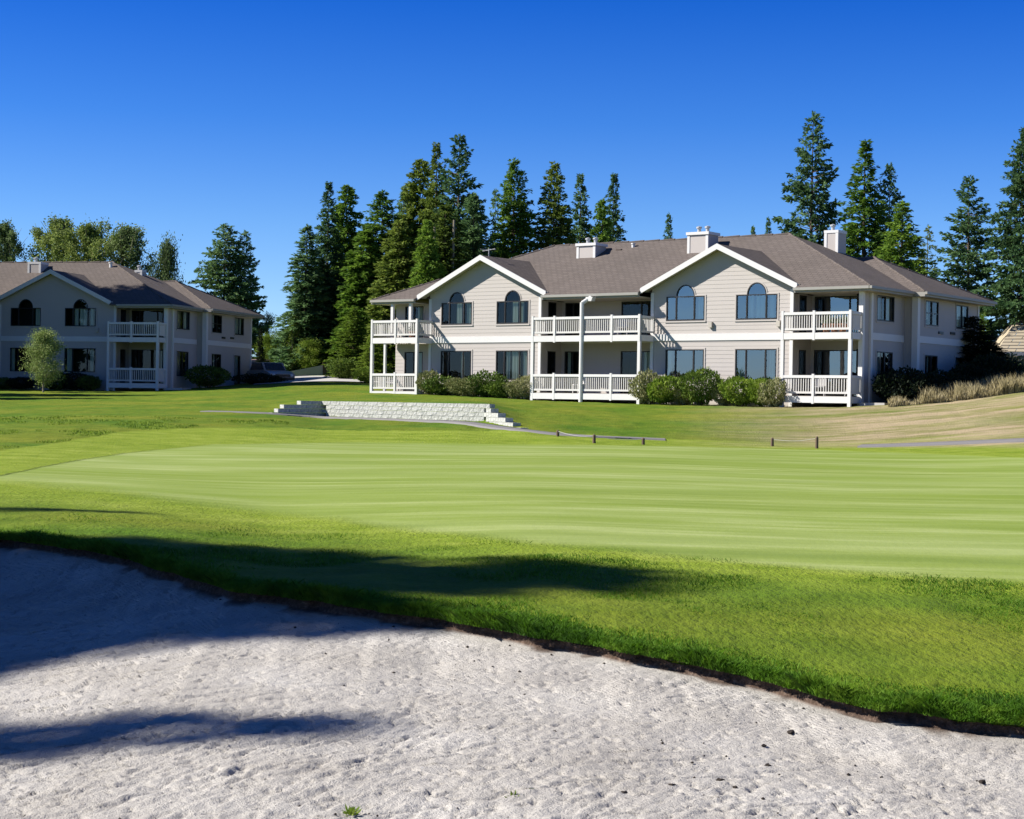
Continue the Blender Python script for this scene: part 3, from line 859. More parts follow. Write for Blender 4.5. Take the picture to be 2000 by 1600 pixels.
def house(loc, ang, label, left_part=True, dxg=0.0):
    B = empty('apartment_building', loc, -ang)
    tag(B, label, 'building')
    Z0 = -.6
    F12 = mapper('f', 1.2)
    XL = -27.2 if left_part else -24.0
    SL = .475
    BELT = (2.93, 3.24)
    def belt(kind, c, a0, a1):
        mp = mapper(kind, c)
        p = [mp(a0, 0, 0), mp(a1, .05, 0)]
        hung(B, 'belt_trim', MB().box(p[0][0], p[1][0], p[0][1], p[1][1], *BELT), 'trim')
    def post_trim(x, y, z0=Z0, z1=5.0, w=.13, mat='trim'):
        hung(B, 'corner_trim', MB().box(x-w, x+w, y-w, y+w, z0, z1), mat)
    def wing(a0, a1, xc, wins, archr=(.5, .54), gl='glass'):
        half = 4.03; zr = 7.24; op = []; ar = []
        for (x0, x1, cu, cl) in wins:
            op += [(x0, x1, 3.87, 5.0), (x0, x1, 1.05, 2.52)]; ar.append(((x0+x1)/2, archr[0], archr[1], 5.0))
        top = lambda z: (xc - (zr-.08-z)/SL, xc + (zr-.08-z)/SL)
        siding(B, F12, a0, a1, Z0, zr-.1, op, ar, top)
        for (x0, x1, cu, cl) in wins:
            window(B, F12, x0, x1, 3.87, 5.0, 'f', archr, cu, gl=gl); window(B, F12, x0, x1, 1.05, 2.52, 'f', None, cl, gl=gl)
        belt('f', 1.2, a0+.02, a1-.02)
        gable_roof(B, xc, half+.05, .7, zr+.08, SL, 6.6)
        for x in (a0+.05, a1-.05):
            ztop = min(5.2, zr - SL*abs(x-xc) - .12)
            for q0, q1 in ((Z0, 2.93), (3.24, ztop)): hung(B, 'corner_trim', MB().box(x-.08, x+.08, 1.15, 1.25, q0, q1), 'trim')
    cA = ((.45, .62, 0), (.66, .80, 0)); cB = ((.30, .62, 0), (.8, .92, 0)); cC = ((.40, .95, .0),); cD = ((.1, .25, 0), (.35, .75, 0))
    if left_part:
        wing(-24.38, -17.27, -20.75, [(-23.6, -21.6, ((.45, .62, 0), (.78, .93, 0)), ((.62, .72, 0),)), (-20.02, -18.03, cA, ((.28, .40, 0), (.45, .72, 0), (.8, .97, 0)))])
    wing(-10.84+dxg, -3.42, -7.08+dxg, [(-10.03+dxg, -7.96+dxg, ((.8, 1, 0),), ((0, .12, 0),)), (-6.31+dxg, -4.2+dxg, ((.28, .4, 0), (.45, .7, 0), (.78, .9, 0)), ((.05, .2, 0), (.8, .9, 0)))], gl='glass_coated' if left_part else 'glass')
    # side returns of the wings
    R = [( -3.42, 1.2, 3.0)] + ([(-17.27, 1.2, 3.0)] if left_part else [])
    for x, t0, t1 in R:
        mp = mapper('r', x)
        siding(B, mp, t0, t1, Z0, 5.0, [(1.75, 2.45, 3.25, 4.95), (1.75, 2.45, .45, 2.5)])
        for z in (3.25, .45): window(B, mp, 1.75, 2.45, z, z+(1.7 if z > 3 else 2.05), 'r', None, (), (0, 1))
    if left_part: siding(B, mapper('l', -10.84), 1.2, 3.0, Z0, 5.0); siding(B, mapper('l', -24.38), 1.2, 1.8, Z0, 5.0)
    # recessed walls
    F3 = mapper('f', 3.0)
    def recess(a0, a1, items):
        op = []
        for (x0, x1, kind, cu) in items:
            op += [(x0, x1, 3.22, 4.95), (x0, x1, .42, 2.52)]
        siding(B, F3, a0, a1, Z0, 5.0, op)
        for (x0, x1, kind, cu) in items:
            for z0, z1 in ((3.22, 4.95), (.42, 2.52)):
                window(B, F3, x0, x1, z0, z1, 'f', None, cu if z0 < 3 else (), kind, 'sliding_door', gl='glass_coated' if (left_part and x0 > -4) else 'glass')
        belt('f', 3.0, a0, a1)
    recess(-3.42, 0, [(-3.25, -.95, (0, .22, .75, 1), ((.84, .97, 0),))])
    if left_part: recess(-17.27, -10.84, [(-17.05, -16.1, (0, .5, 1), ((.1, .3, 0),)), (-13.7, -11.4, (0, .5, 1), ((.55, .75, 0),))])
    if left_part:
        F18 = mapper('f', 1.8)
        op = [(-26.55, -25.3, 3.22, 4.9), (-26.55, -25.3, .42, 2.5)]
        siding(B, F18, -27.2, -24.38, Z0, 5.0, op)
        for z0, z1 in ((3.22, 4.9), (.42, 2.5)): window(B, F18, -26.55, -25.3, z0, z1, 'f', None, ((.6, .9, 0),), (0, .5, 1), 'sliding_door')
        siding(B, mapper('l', -27.2), 1.8, 12.9, Z0, 5.0)
    else:
        siding(B, mapper('l', -24.0), 3.0, 12.9, Z0, 5.0)
        siding(B, F3, -24.0, -10.84+dxg, Z0, 5.0)
    siding(B, mapper('b', 12.9), XL, .55, Z0, 5.0)
    # right side
    mr = mapper('r', 0.0)
    siding(B, mr, 1.0, 5.5, Z0, 5.0, [(2.48, 4.3, 3.8, 4.93), (2.52, 4.2, .9, 2.44)])
    window(B, mr, 2.48, 4.3, 3.8, 4.93, 'r', None, ((.1, .42, 0), (.6, .9, 0)), (0, .5, 1))
    window(B, mr, 2.52, 4.2, .9, 2.44, 'r', None, (), (0, .5, 1))
    siding(B, mapper('l', -.1), 1.0, 3.0, Z0, 5.0)
    siding(B, mapper('f', 5.5), 0, .55, Z0, 5.0)
    m2 = mapper('r', .55)
    siding(B, m2, 5.5, 12.9, Z0, 5.0, [(6.5, 8.0, 3.76, 4.9), (6.5, 7.95, .9, 2.4), (10.1, 11.6, 3.76, 4.9), (10.1, 11.1, .5, 2.4)])
    window(B, m2, 6.5, 8.0, 3.76, 4.9, 'r', None, ((.05, .4, .3),), (0, .5, 1), bars=True)
    window(B, m2, 6.5, 7.95, .9, 2.4, 'r', None, ((.4, .5, 0),), (0, .5, 1))
    window(B, m2, 10.1, 11.6, 3.76, 4.9, 'r', None, ((.1, .9, .1),), (0, .5, 1))
    window(B, m2, 10.1, 11.1, .5, 2.4, 'r', None, ((.1, .9, 0),), (0, 1), 'back_door')
    for z, t in ((3.42, 8.3), (3.45, 9.7)): hung(B, 'wall_vent', MB().box(.55, .61, t-.25, t+.25, z, z+.12), 'black')
    belt('r', 0, 2.0, 5.37); belt('r', .55, 5.65, 12.9)
    for (x, y) in ((0, 1.0), (0, 1.85)): post_trim(x, y, .42 if False else Z0, 4.98, .10)
    post_trim(.55, 5.5, Z0, 4.98, .14)
    hung(B, 'corner_trim', MB().box(.47, .60, 12.8, 12.95, Z0, 5.0), 'trim')
    # main roof
    E0, E1, T1, RX = .5, 13.5, 7.0, .6
    XE = -27.8 if left_part else -24.6
    XR0 = -20.6 if left_part else -17.5
    XR1 = -6.7; ze = 5.2; zr = 8.3
    P = dict(a=(XE, E0, ze), b=(RX, E0, ze), c=(XR1, T1, zr), d=(XR0, T1, zr), e=(RX, E1, ze), f=(XE, E1, ze))
    zf = lambda t: ze + (zr-ze)/(T1-E0)*(t-E0)
    front = [P['a']]
    for xc in ([-20.75] if left_part else []) + [-7.08+dxg]:
        d = 4.1; zt = 7.32 - SL*d; tf_ = E0 + (zt-ze)*(T1-E0)/(zr-ze); ta = E0 + (7.32-ze)*(T1-E0)/(zr-ze)
        front += [(xc-d, E0, ze), (xc-d, tf_, zt), (xc, ta, 7.32), (xc+d, tf_, zt), (xc+d, E0, ze)]
    front += [P['b'], P['c'], P['d']]
    for pts, mt in ((front, 'roof_f'), ((P['b'], P['e'], P['c']), 'roof_s'), ((P['e'], P['f'], P['d'], P['c']), 'roof_f'), ((P['f'], P['a'], P['d']), 'roof_s')):
        hung(B, 'roof', MB().prism(pts, (0, 0, -.08)), mt, recalc=True)
    # side wing hip roof
    wx = 1.15; wy0, wy1, wm = 5.0, 13.45, 9.2; wz = ze + SL*4.2
    for pts, mt in ((((wx, wy0, ze), (wx-4.4, wm, wz), (wx-12, wm, wz), (wx-9, wy0, ze)), 'roof_f'), (((wx, wy0, ze), (wx, wy1, ze), (wx-4.4, wm, wz)), 'roof_s'),
                    (((wx, wy1, ze), (wx-9, wy1, ze), (wx-9, wm, wz), (wx-4.4, wm, wz)), 'roof_f')):
        hung(B, 'roof', MB().prism(pts, (0, 0, -.08)), mt, recalc=True)
    # hip and ridge caps
    def cap(p, q):
        p = Vector(p); q = Vector(q); L = (q-p).length; n = max(1, int(L/.9)); b = MB()
        for i in range(n):
            u0 = p.lerp(q, i/n); u1 = p.lerp(q, (i+1.05)/n if i < n-1 else 1)
            b.tube(u0 + Vector((0, 0, -.015)), u1 + Vector((0, 0, .0)), .055, .075, 7)
        hung(B, 'ridge_cap', b, 'roof_f')
    cap(P['b'], P['c']); cap(P['d'], P['c']); cap(P['a'], P['d']); cap((wx, wy0, ze), (wx-4.4, wm, wz)); cap((wx, wy1, ze), (wx-4.4, wm, wz)); cap((wx-7.0, wm, wz), (wx-4.4, wm, wz))
    # soffit ring, fascia and gutters
    spans = [(XE, -24.8), (-16.72, -11.1), (-3.02, RX)] if left_part else [(XE, -11.1+dxg), (-3.02, RX)]
    for a, c in spans:
        hung(B, 'fascia', MB().box(a, c, E0-.03, E0, ze-.22, ze-.02), 'gutter')
        hung(B, 'gutter', MB().box(a, c, E0-.15, E0-.032, ze-.13, ze-.01), 'gutter')
        hung(B, 'soffit', MB().box(a, c, E0, 3.0, ze-.21, ze-.19), 'soffit')
    hung(B, 'fascia', MB().box(RX, RX+.03, E0-.03, wy0, ze-.22, ze-.02), 'gutter')
    hung(B, 'gutter', MB().box(RX+.032, RX+.15, E0-.15, wy0-.05, ze-.13, ze-.01), 'gutter')
    hung(B, 'soffit', MB().box(0, RX, 3.0, 5.5, ze-.21, ze-.19), 'soffit')
    hung(B, 'fascia', MB().box(wx, wx+.03, wy0-.03, wy1, ze-.22, ze-.02), 'gutter')
    hung(B, 'fascia', MB().box(RX+.03, wx, wy0-.03, wy0, ze-.22, ze-.02), 'gutter')
    hung(B, 'gutter', MB().box(wx+.032, wx+.15, wy0-.05, wy1, ze-.13, ze-.01), 'gutter')
    hung(B, 'soffit', MB().box(.55, wx, wy0, wy1, ze-.21, ze-.19), 'soffit')
    hung(B, 'soffit', MB().box(XE+2, 1, 12.9, wy1, ze-.21, ze-.19), 'soffit')
    hung(B, 'fascia', MB().box(XE-.03, XE, E0, E1, ze-.22, ze-.02), 'gutter')
    # balconies
    def stack(x0, x1, posts_u, posts_l, full, left, right, tb, rec=None):
        balcony(B, x0, x1, 0, tb, 3.19, 4.08, posts_u, (), left, right, rec=rec)
        balcony(B, x0, x1, 0, tb, .42, 1.32, posts_l, full, left, right, rec=rec)
        for x in full: hung(B, 'balcony_post', MB().box(x-.075, x+.075, -.035, .10, Z0, 2.88), 'trim')
    stack(-3.35, 0, [-3.3, -1.78, -.06], [-1.78], [-3.3, -.06], True, True, 1.1, (-3.3, -.1, 3.0))
    for z0, z1 in ((3.3, 3.92), (.52, 1.2)):
        hung(B, 'wind_screen', MB().box(-.02, .015, .12, .82, z0, z1), 'cloth')
    if left_part:
        stack(-16.95, -10.7, [-16.9, -15.6, -12.3, -10.76], [-15.6, -12.3], [-16.9, -10.76], True, True, 1.15, (-17.2, -10.9, 3.0))
        stack(-27.35, -24.2, [-27.3, -25.69, -24.25], [-25.69], [-27.3, -24.25], True, True, 1.6)
        for x in (-26.43, -25.2): hung(B, 'porch_post', MB().box(x-.08, x+.08, .55, .70, 3.2, 5.0), 'trim')
        hung(B, 'porch_post', MB().box(-26.5, -26.38, .02, .14, .42, 2.88), 'trim')
        # downpipe column with a rain head
        dp = hung(B, 'downpipe', MB().tube((-14.0, -.02, Z0), (-14.0, -.02, 4.75), .10, n=12).tube((-14.0, -.02, 4.72), (-13.72, .32, 5.0), .10, n=12), 'trim')
        hung(dp, 'rain_head', MB().prism([(-13.9, .12, 5.02), (-13.5, .12, 5.02), (-13.58, .12, 4.82), (-13.82, .12, 4.82)], (0, .3, 0)), 'trim', recalc=True)
        chimney(B, -17.86, -16.74, 5.1, 6.1, 6.6, 8.15)
        chimney(B, -11.26, -10.12, 5.1, 6.1, 6.6, 8.42)
        chimney(B, -5.3, -4.6, 8.0, 8.9, 6.0, 8.5, 1, 'siding', .03)
        hung(B, 'roof_vent', MB().box(-16.0, -15.7, 5.9, 6.15, 7.55, 7.85), 'brick')
        hung(B, 'roof_vent', MB().lathe(-15.2, 6.3, [(.09, 7.6), (.09, 8.1), (.12, 8.1), (.12, 8.16)], 10), 'trim')
        hung(B, 'tv_aerial', MB().tube((-20.9, 1.6, 7.2), (-20.9, 1.6, 7.75), .025, n=6).tube((-21.3, 1.6, 7.62), (-20.5, 1.6, 7.7), .02, n=6).tube((-21.2, 1.3, 7.7), (-21.2, 1.9, 7.7), .015, n=5).tube((-20.7, 1.3, 7.7), (-20.7, 1.9, 7.7), .015, n=5), 'metal')
    else:
        chimney(B, -11.8, -10.9, 5.3, 6.3, 6.6, 8.2, 1, 'siding', .02)
        chimney(B, -5.2, -4.7, 7.2, 7.8, 6.0, 7.8, 1, 'siding', .02)
        hung(B, 'roof_vent', MB().lathe(-6.4, 6.2, [(.10, 7.6), (.10, 8.15), (.14, 8.15), (.14, 8.22)], 10), 'trim')
    # small brackets under the upper windows and a doorstep
    for x in ((-7.6, -4.1) if left_part else (-4.1+dxg,)): hung(B, 'wall_box', MB().box(x-.09, x+.09, 1.06, 1.2, 3.52, 3.78), 'soffit')
    hung(B, 'foundation', MB().box(XL+.1, -.1, 3.1, 12.8, -1.4, .3), 'concrete')
    hung(B, 'doorstep', MB().box(.15, 1.3, .6, 1.9, -.3, .16), 'concrete')
    return B

A_MAIN = math.radians(36.6)
P0 = (14.52, 73.6)
MAIN = house((P0[0], P0[1], 0), A_MAIN, 'large two-storey beige apartment building in full sun with two white-edged gables and white balconies')
A_LEFT = math.radians(14)
PL = (-21.3, 103.0)
LEFT = house((PL[0], PL[1], .30), A_LEFT, 'two-storey apartment building in tree shade with one dark gable, behind the small silvery tree', False, -.55)
def on_main(x, t, z=0):
    c, s = math.cos(A_MAIN), math.sin(A_MAIN)
    return (P0[0]+x*c+t*s, P0[1]-x*s+t*c, z)
def on_left(x, t, z=0):
    c, s = math.cos(A_LEFT), math.sin(A_LEFT)
    return (PL[0]+x*c+t*s, PL[1]-x*s+t*c, z+.3)

# things standing on the balconies
g = empty('barbecue_grill', on_main(-.75, 1.6, .42), -A_MAIN)
tag(g, 'black covered barbecue grill on the ground-floor balcony at the sunny end', 'grill')
MB().lathe(0, 0, [(.1, .55), (.3, .65), (.36, .8), (.36, .86), (.28, 1.0), (.1, 1.08)], 14).build('bowl', M['black'], g)
for a in (0, 2.1, 4.2): MB().tube((.12*math.cos(a), .12*math.sin(a), .6), (.32*math.cos(a), .32*math.sin(a), 0), .02, n=6).build('leg', M['metal'], g)
def chair(x, t, z, rz, label):
    c = empty('patio_chair', on_main(x, t, z), -A_MAIN+rz); tag(c, label, 'chair')
    MB().box(-.25, .25, -.25, .25, .40, .44).build('seat', M['trim_old'], c)
    MB().box(-.25, .25, .22, .26, .46, .90).build('backrest', M['trim_old'], c)
    for sx in (-.22, .22):
        for sy in (-.22, .22): MB().box(sx-.02, sx+.02, sy-.02, sy+.02, 0, .4).build('leg', M['trim_old'], c)
chair(-2.3, 1.7, .42, .3, 'pale patio chair on the lower balcony left of the grill')
chair(-15.2, 1.6, .42, -.4, 'pale patio chair on the lower middle balcony left of the downpipe')
chair(-12.8, 1.7, 3.19, .5, 'pale patio chair on the upper middle balcony')
def potted(p, label, leaf='aspen', s=1.0):
    c = empty('potted_plant', p); tag(c, label, 'potted plant')
    MB().lathe(0, 0, [(.10*s, 0), (.15*s, .25*s), (.165*s, .25*s), (.165*s, .29*s), (.12*s, .28*s)], 12).build('pot', M['clay'], c)
    n = 160; d = rng.normal(size=(n, 3)); d /= np.linalg.norm(d, axis=1)[:, None]; d[:, 2] = abs(d[:, 2])
    P = d*rng.uniform(.1, .28, (n, 1))*s + [0, 0, .3*s]
    link_mesh('foliage', leaf_cards(P, rng.uniform(.04, .09, n)*s, 1.6), M[leaf], c)

# ------------------------------------------------------------------ vegetation makers
def leaf_cards(P, size, asp=1.8, dirs=None, name='foliage'):
    n = len(P)
    if dirs is None:
        dirs = rng.normal(size=(n, 3))
    d = dirs/np.maximum(np.linalg.norm(dirs, axis=1)[:, None], 1e-6)
    r = rng.normal(size=(n, 3)); w = np.cross(d, r); w /= np.maximum(np.linalg.norm(w, axis=1)[:, None], 1e-6)
    s = np.asarray(size).reshape(-1, 1)
    a = P; m = P + d*s*.45; t = P + d*s
    V = np.stack([a, m + w*s*.5/asp, t, m - w*s*.5/asp], 1).reshape(-1, 3)
    return np_mesh(name, V, np.arange(n*4).reshape(n, 4))

def conifer_meshes(seed, H_=20., R_=3.3, bare=.06, dens=1.0, droop=.35, up=.15, gap=.0, power=.85, spray=.5, ragged=.42):
    r = np.random.default_rng(seed)
    tk = MB(); n = 6; prev = (0., 0., -.4); rad = H_*.0125
    for i in range(n):
        t = (i+1)/n; q = (.12*math.sin(t*3+seed)*H_*.01, .12*math.cos(t*2+seed)*H_*.01, H_*t*.985)
        tk.tube(prev, q, rad*(1-i/n*.95), rad*(1-(i+1)/n*.95), 8, i == 0); prev = q
    z = H_*bare; Pts = []; Ds = []; Ss = []
    gapz = r.uniform(.2, .9, 3)
    while z < H_*.995:
        f = (z/H_-bare)/(1-bare); L0 = R_*(1-f)**power + .12
        L0 *= .72 + .28*min(1, f*6+.3)
        nb = int(round((7 if f < .8 else 5)*dens + r.integers(0, 2)))
        for k in range(nb):
            if r.random() < gap: continue
            az = r.uniform(0, 2*math.pi); L = L0*r.uniform(1-ragged*1.3, 1+ragged*.55)
            zb = z + r.uniform(-.15, .15)
            m = max(6, int(L/.075)); s = np.sqrt(r.uniform(.02, 1, m)) if L > .8 else r.uniform(.1, 1, m)
            s = np.append(s, 1.0); m += 1
            rise = up*(.4+f); dz = L*(rise*s - droop*(1-f*.8)*s**2)
            ca, sa = math.cos(az), math.sin(az)
            lat = (r.uniform(-1, 1, m))*L*.26*np.sin(np.pi*np.clip(s, .15, .95))
            p = np.stack([ca*L*s - sa*lat, sa*L*s + ca*lat, zb + dz + r.uniform(-.08, .05, m)], 1)
            ang = az + r.uniform(-.9, .9, m)
            d = np.stack([np.cos(ang), np.sin(ang), r.uniform(-.75, .25, m) + .25*f], 1)
            sz = spray*1.2*(1-.3*s)*r.uniform(.6, 1.3, m)*(.55+.45*(1-f))
            for rep in range(2):
                Pts.append(p + r.normal(0, .05, p.shape)); Ds.append(d + r.normal(0, .35, d.shape)); Ss.append(sz)
            if L > 1.2: tk.tube((0, 0, zb), (ca*L*.75, sa*L*.75, zb + L*(rise*.75 - droop*(1-f*.8)*.56)), .035, .012, 3, False)
        z += (.30 + .16*(1-f))*(1/math.sqrt(dens))
    # leader
    m = 14; zz = r.uniform(.96, 1.0, m)*H_; Pts.append(np.stack([r.normal(0, .03, m), r.normal(0, .03, m), zz], 1)); Ds.append(np.stack([r.normal(0, .5, m), r.normal(0, .5, m), np.ones(m)], 1)); Ss.append(np.full(m, .3))
    P = np.concatenate(Pts); D = np.concatenate(Ds); S = np.concatenate(Ss)
    return tk.mesh('trunk'), leaf_cards(P, S, 2.4, D, 'crown')

def broad_meshes(seed, H_=12., R_=3., bare=.2, n_limb=26, leaf=.22, leaves=7000, upright=1.0, clump=.45):
    r = np.random.default_rng(seed); tk = MB(); Pts = []
    tk.tube((0, 0, -.3), (0, 0, H_*.5), H_*.014, H_*.009, 8); tk.tube((0, 0, H_*.5), (r.normal(0, .2), r.normal(0, .2), H_*.93), H_*.009, .02, 6)
    per = leaves//(n_limb*7)
    for i in range(n_limb):
        f = (i+.5)/n_limb; z0 = H_*(bare + (.88-bare)*f); az = i*2.4 + r.uniform(-.4, .4)
        prof = math.sin(math.pi*min(1, .22+.78*f)**.9)**.7
        L = R_*prof*r.uniform(.75, 1.15)*(1+.35*upright)
        el = math.radians(r.uniform(25, 50) + 18*upright*f)
        d = np.array([math.cos(az)*math.cos(el), math.sin(az)*math.cos(el), math.sin(el)])
        e = np.array([0, 0, z0]) + d*L
        tk.tube((0, 0, z0), tuple(e), .05*(1-f)+.02, .01, 4, False)
        for k in range(7):
            s = r.uniform(.25, .97); c = np.array([0, 0, z0]) + d*L*s + r.normal(0, .10*R_*.35, 3)
            Pts.append(c + r.normal(0, clump*(.6+.4*r.random()), (per, 3))*[1, 1, 1.15])
    P = np.concatenate(Pts); P = P[P[:, 2] < H_*1.02]
    P[:, 2] = np.maximum(P[:, 2], H_*bare*.7)
    return tk.mesh('trunk'), leaf_cards(P, r.uniform(.6, 1.25, len(P))*leaf, 1.7, None, 'crown')

def bush_meshes(seed, leaves=5200, leaf=.085, rough=.35, tall=1.0):
    """unit bush: about 1 m radius, base at 0"""
    r = np.random.default_rng(seed)
    d = r.normal(size=(leaves, 3)); d /= np.linalg.norm(d, axis=1)[:, None]
    lobes = r.normal(size=(9, 3)); lobes /= np.linalg.norm(lobes, axis=1)[:, None]; lobes[:, 2] = abs(lobes[:, 2])
    k = np.exp(7*(d@lobes.T - 1)).sum(1)
    k2 = np.sin(d[:, 0]*7+seed)*np.sin(d[:, 1]*8+2*seed)*np.sin(d[:, 2]*7+seed*.7)
    rad = (.66 + rough*np.clip(k, 0, 1.1) + .16*k2)*np.clip(1-r.exponential(.13, leaves), .25, 1) + r.exponential(.025, leaves)
    P = d*rad[:, None]; P[:, 2] = (P[:, 2]*.95 + .88)*tall*.56*2*.5*1.06
    P[:, 2] = np.maximum(P[:, 2], .02)
    dr = d*.8 + r.normal(0, .6, d.shape); dr[:, 2] += .3
    tk = MB()
    for i in range(9):
        a = r.uniform(0, 6.28); tk.tube((0, 0, -.1), (.55*math.cos(a), .55*math.sin(a), r.uniform(.4, .9)*tall), .02, .008, 4, False)
    return tk.mesh('stem'), leaf_cards(P, r.uniform(.6, 1.4, leaves)*leaf, 1.5, dr, 'foliage')

CON = {
 'a': conifer_meshes(1, 20, 3.5, .05, 1.15, .30, .22),
 'b': conifer_meshes(2, 20, 3.0, .05, 1.2, .42, .10, ragged=.4),
 'c': conifer_meshes(3, 20, 2.4, .03, 1.3, .50, .05, power=.75),
 'd': conifer_meshes(4, 20, 3.8, .10, .95, .10, .30, gap=.12, ragged=.38, power=.7, spray=.55),
 'e': conifer_meshes(5, 20, 2.9, .16, .8, .35, .12, gap=.22, ragged=.5),
 'f': conifer_meshes(6, 20, 3.1, .02, 1.5, .40, .10, power=.6, ragged=.35),
 'g': conifer_meshes(11, 20, 4.2, .24, 1.35, .22, .14, gap=.06, ragged=.45, power=.62, spray=.52),
 'h': conifer_meshes(12, 20, 2.7, .02, 1.5, .55, .02, power=.55, ragged=.45, spray=.6),
}
def tree_from(meshes, name, x, y, z, sx, sz, rz, leafmat, bark, label, cat, group=None):
    t = empty(name, (x, y, z), rz); t.scale = (sx, sx, sz)
    tag(t, label, cat, group)
    a = bpy.data.objects.new('trunk', meshes[0]); b = bpy.data.objects.new('crown', meshes[1])
    for o, mt in ((a, bark), (b, leafmat)):
        if not o.data.materials: o.data.materials.append(None)
        COL.objects.link(o); o.parent = t
        o.material_slots[0].link = 'OBJECT'; o.material_slots[0].material = M[mt]
    return t
RB = {'a': 3.5, 'b': 3.0, 'c': 2.4, 'd': 3.8, 'e': 2.9, 'f': 3.1, 'g': 4.2, 'h': 2.7}
def conifer(u, vtop, Y, hw, kind, leaf, label, bark='bark', name='conifer_tree', base=None):
    """u: picture column, vtop: row of its tip, Y: distance, hw: half-width of the crown in picture pixels"""
    bx, bz = ray(u, vtop); x = bx*Y; zg = float(H(x, Y)) if base is None else base
    h = bz*Y - zg; w = hw/FPX*Y
    return tree_from(CON[kind], name, x, Y, zg, w/RB[kind]*1.52, h/20, random.uniform(0, 6.28), leaf, bark, label, 'tree', 'conifers behind the buildings')

G1 = [
 # u, vtop, Y, halfwidth, kind, leaf, label
 (600, 440, 128, 42, 'c', 'spruce', 'dark blue-green conifer at the left end of the tall grove beside the big building'),
 (642, 358, 130, 42, 'b', 'spruce', 'tall slim conifer with a kinked tip, second in from the grove\'s left end'),
 (678, 362, 134, 40, 'h', 'fir', 'tall slim conifer with a rounded tip, just right of the kinked-tip one'),
 (622, 520, 130, 50, 'h', 'spruce', 'dark dense conifer standing low in front of the slim pair left of the big building'),
 (716, 450, 126, 46, 'h', 'fir', 'green conifer filling the gap below the slim pair, left of the eaves'),
 (748, 374, 128, 58, 'f', 'fir', 'broad green conifer with a jagged flat top above the left eaves'),
 (790, 366, 136, 42, 'b', 'spruce', 'pale hazy conifer showing between the jagged one and the tall crowns'),
 (822, 312, 130, 46, 'h', 'olive', 'olive ivy-grown tree, left side of the tall crowns over the left gable'),
 (853, 282, 128, 46, 'b', 'olive', 'tall thin-tipped conifer, second highest above the left gable'),
 (897, 264, 124, 62, 'd', 'spruce', 'tallest open-topped conifer above the left gable, with a pale trunk'),
 (870, 400, 118, 60, 'f', 'olive', 'dense olive tree low in front of the tall crowns behind the left gable'),
 (925, 380, 121, 40, 'h', 'spruce', 'dark full conifer at the right flank of the tallest tree'),
 (780, 430, 119, 44, 'h', 'olive', 'olive bushy conifer right behind the left eaves'),
 (835, 430, 115, 34, 'h', 'fir', 'narrow green conifer between the olive ones behind the left gable'),
 (1005, 312, 126, 50, 'f', 'fir', 'pointed green conifer standing alone right of the left gable peak'),
 (968, 370, 130, 32, 'e', 'spruce', 'sparse dark conifer leaning beside the lone pointed green one'),
 (1083, 318, 126, 46, 'f', 'olive', 'olive-green conifer with a blunt top above the first chimney, left one of a pair'),
 (1134, 343, 130, 42, 'b', 'spruce', 'dark conifer, right one of the pair behind the first chimney'),
 (1199, 342, 128, 40, 'b', 'spruce', 'pointed blue-green conifer right of the first chimney'),
 (1176, 390, 125, 30, 'h', 'fir', 'small green conifer tucked at the left of the pointed one past the first chimney'),
 (1306, 417, 165, 27, 'a', 'spruce', 'small lone conifer peeping over the ridge left of the second chimney'),
 (1470, 442, 175, 13, 'h', 'spruce', 'tiny dark conifer tip over the ridge, left one of two'),
 (1500, 424, 175, 23, 'a', 'spruce', 'tiny dark conifer tip over the ridge, right one of two'),
 (1588, 221, 112, 66, 'd', 'spruce', 'big spreading conifer with layered boughs behind the right gable, tallest on that side'),
 (1690, 278, 108, 68, 'b', 'fir', 'sharp-tipped conifer behind the third chimney'),
 (1738, 320, 112, 48, 'd', 'spruce', 'conifer with upswept boughs just right of the sharp-tipped one'),
 (1762, 394, 102, 76, 'a', 'fir', 'bushy bright green conifer low behind the sloping right roof'),
 (1812, 440, 116, 34, 'e', 'aspen', 'thin pale conifer between the bushy one and the layered one at the right'),
 (1893, 344, 104, 62, 'd', 'spruce', 'layered conifer over the far corner of the right eaves'),
 (2006, 244, 100, 58, 'g', 'spruce', 'tall conifer with a bare lower trunk cut by the right picture edge'),
 (440, 437, 150, 54, 'g', 'spruce', 'dark round-topped conifer behind the right end of the shaded building'),
 (478, 451, 150, 38, 'd', 'spruce', 'slim conifer right beside the round-topped one behind the shaded building'),
 (692, 600, 114, 40, 'a', 'light', 'young light green conifer by the drive at the foot of the grove'),
 (730, 640, 110, 26, 'a', 'light', 'small yellow-green conifer against the corner of the sunny building'),
]
for a in G1: conifer(*a[:6], a[6])
# pale trunks seen through the middle crowns
for u, v0, v1, Y, lab in ((881, 430, 560, 117, 'pale ivy-clad trunk rising through the olive crowns, right one'), (843, 440, 600, 116, 'pale ivy-clad trunk rising through the olive crowns, left one')):
    bx, bz = ray(u, v0); x = bx*Y; b = MB().tube((0, 0, 0), (.2, 0, bz*Y-.5), .16, .07, 8)
    o = b.build('bare_trunk_tree', M['pale_bark'], None, (x, Y, .5)); tag(o, lab, 'tree', 'pale trunks in the grove')

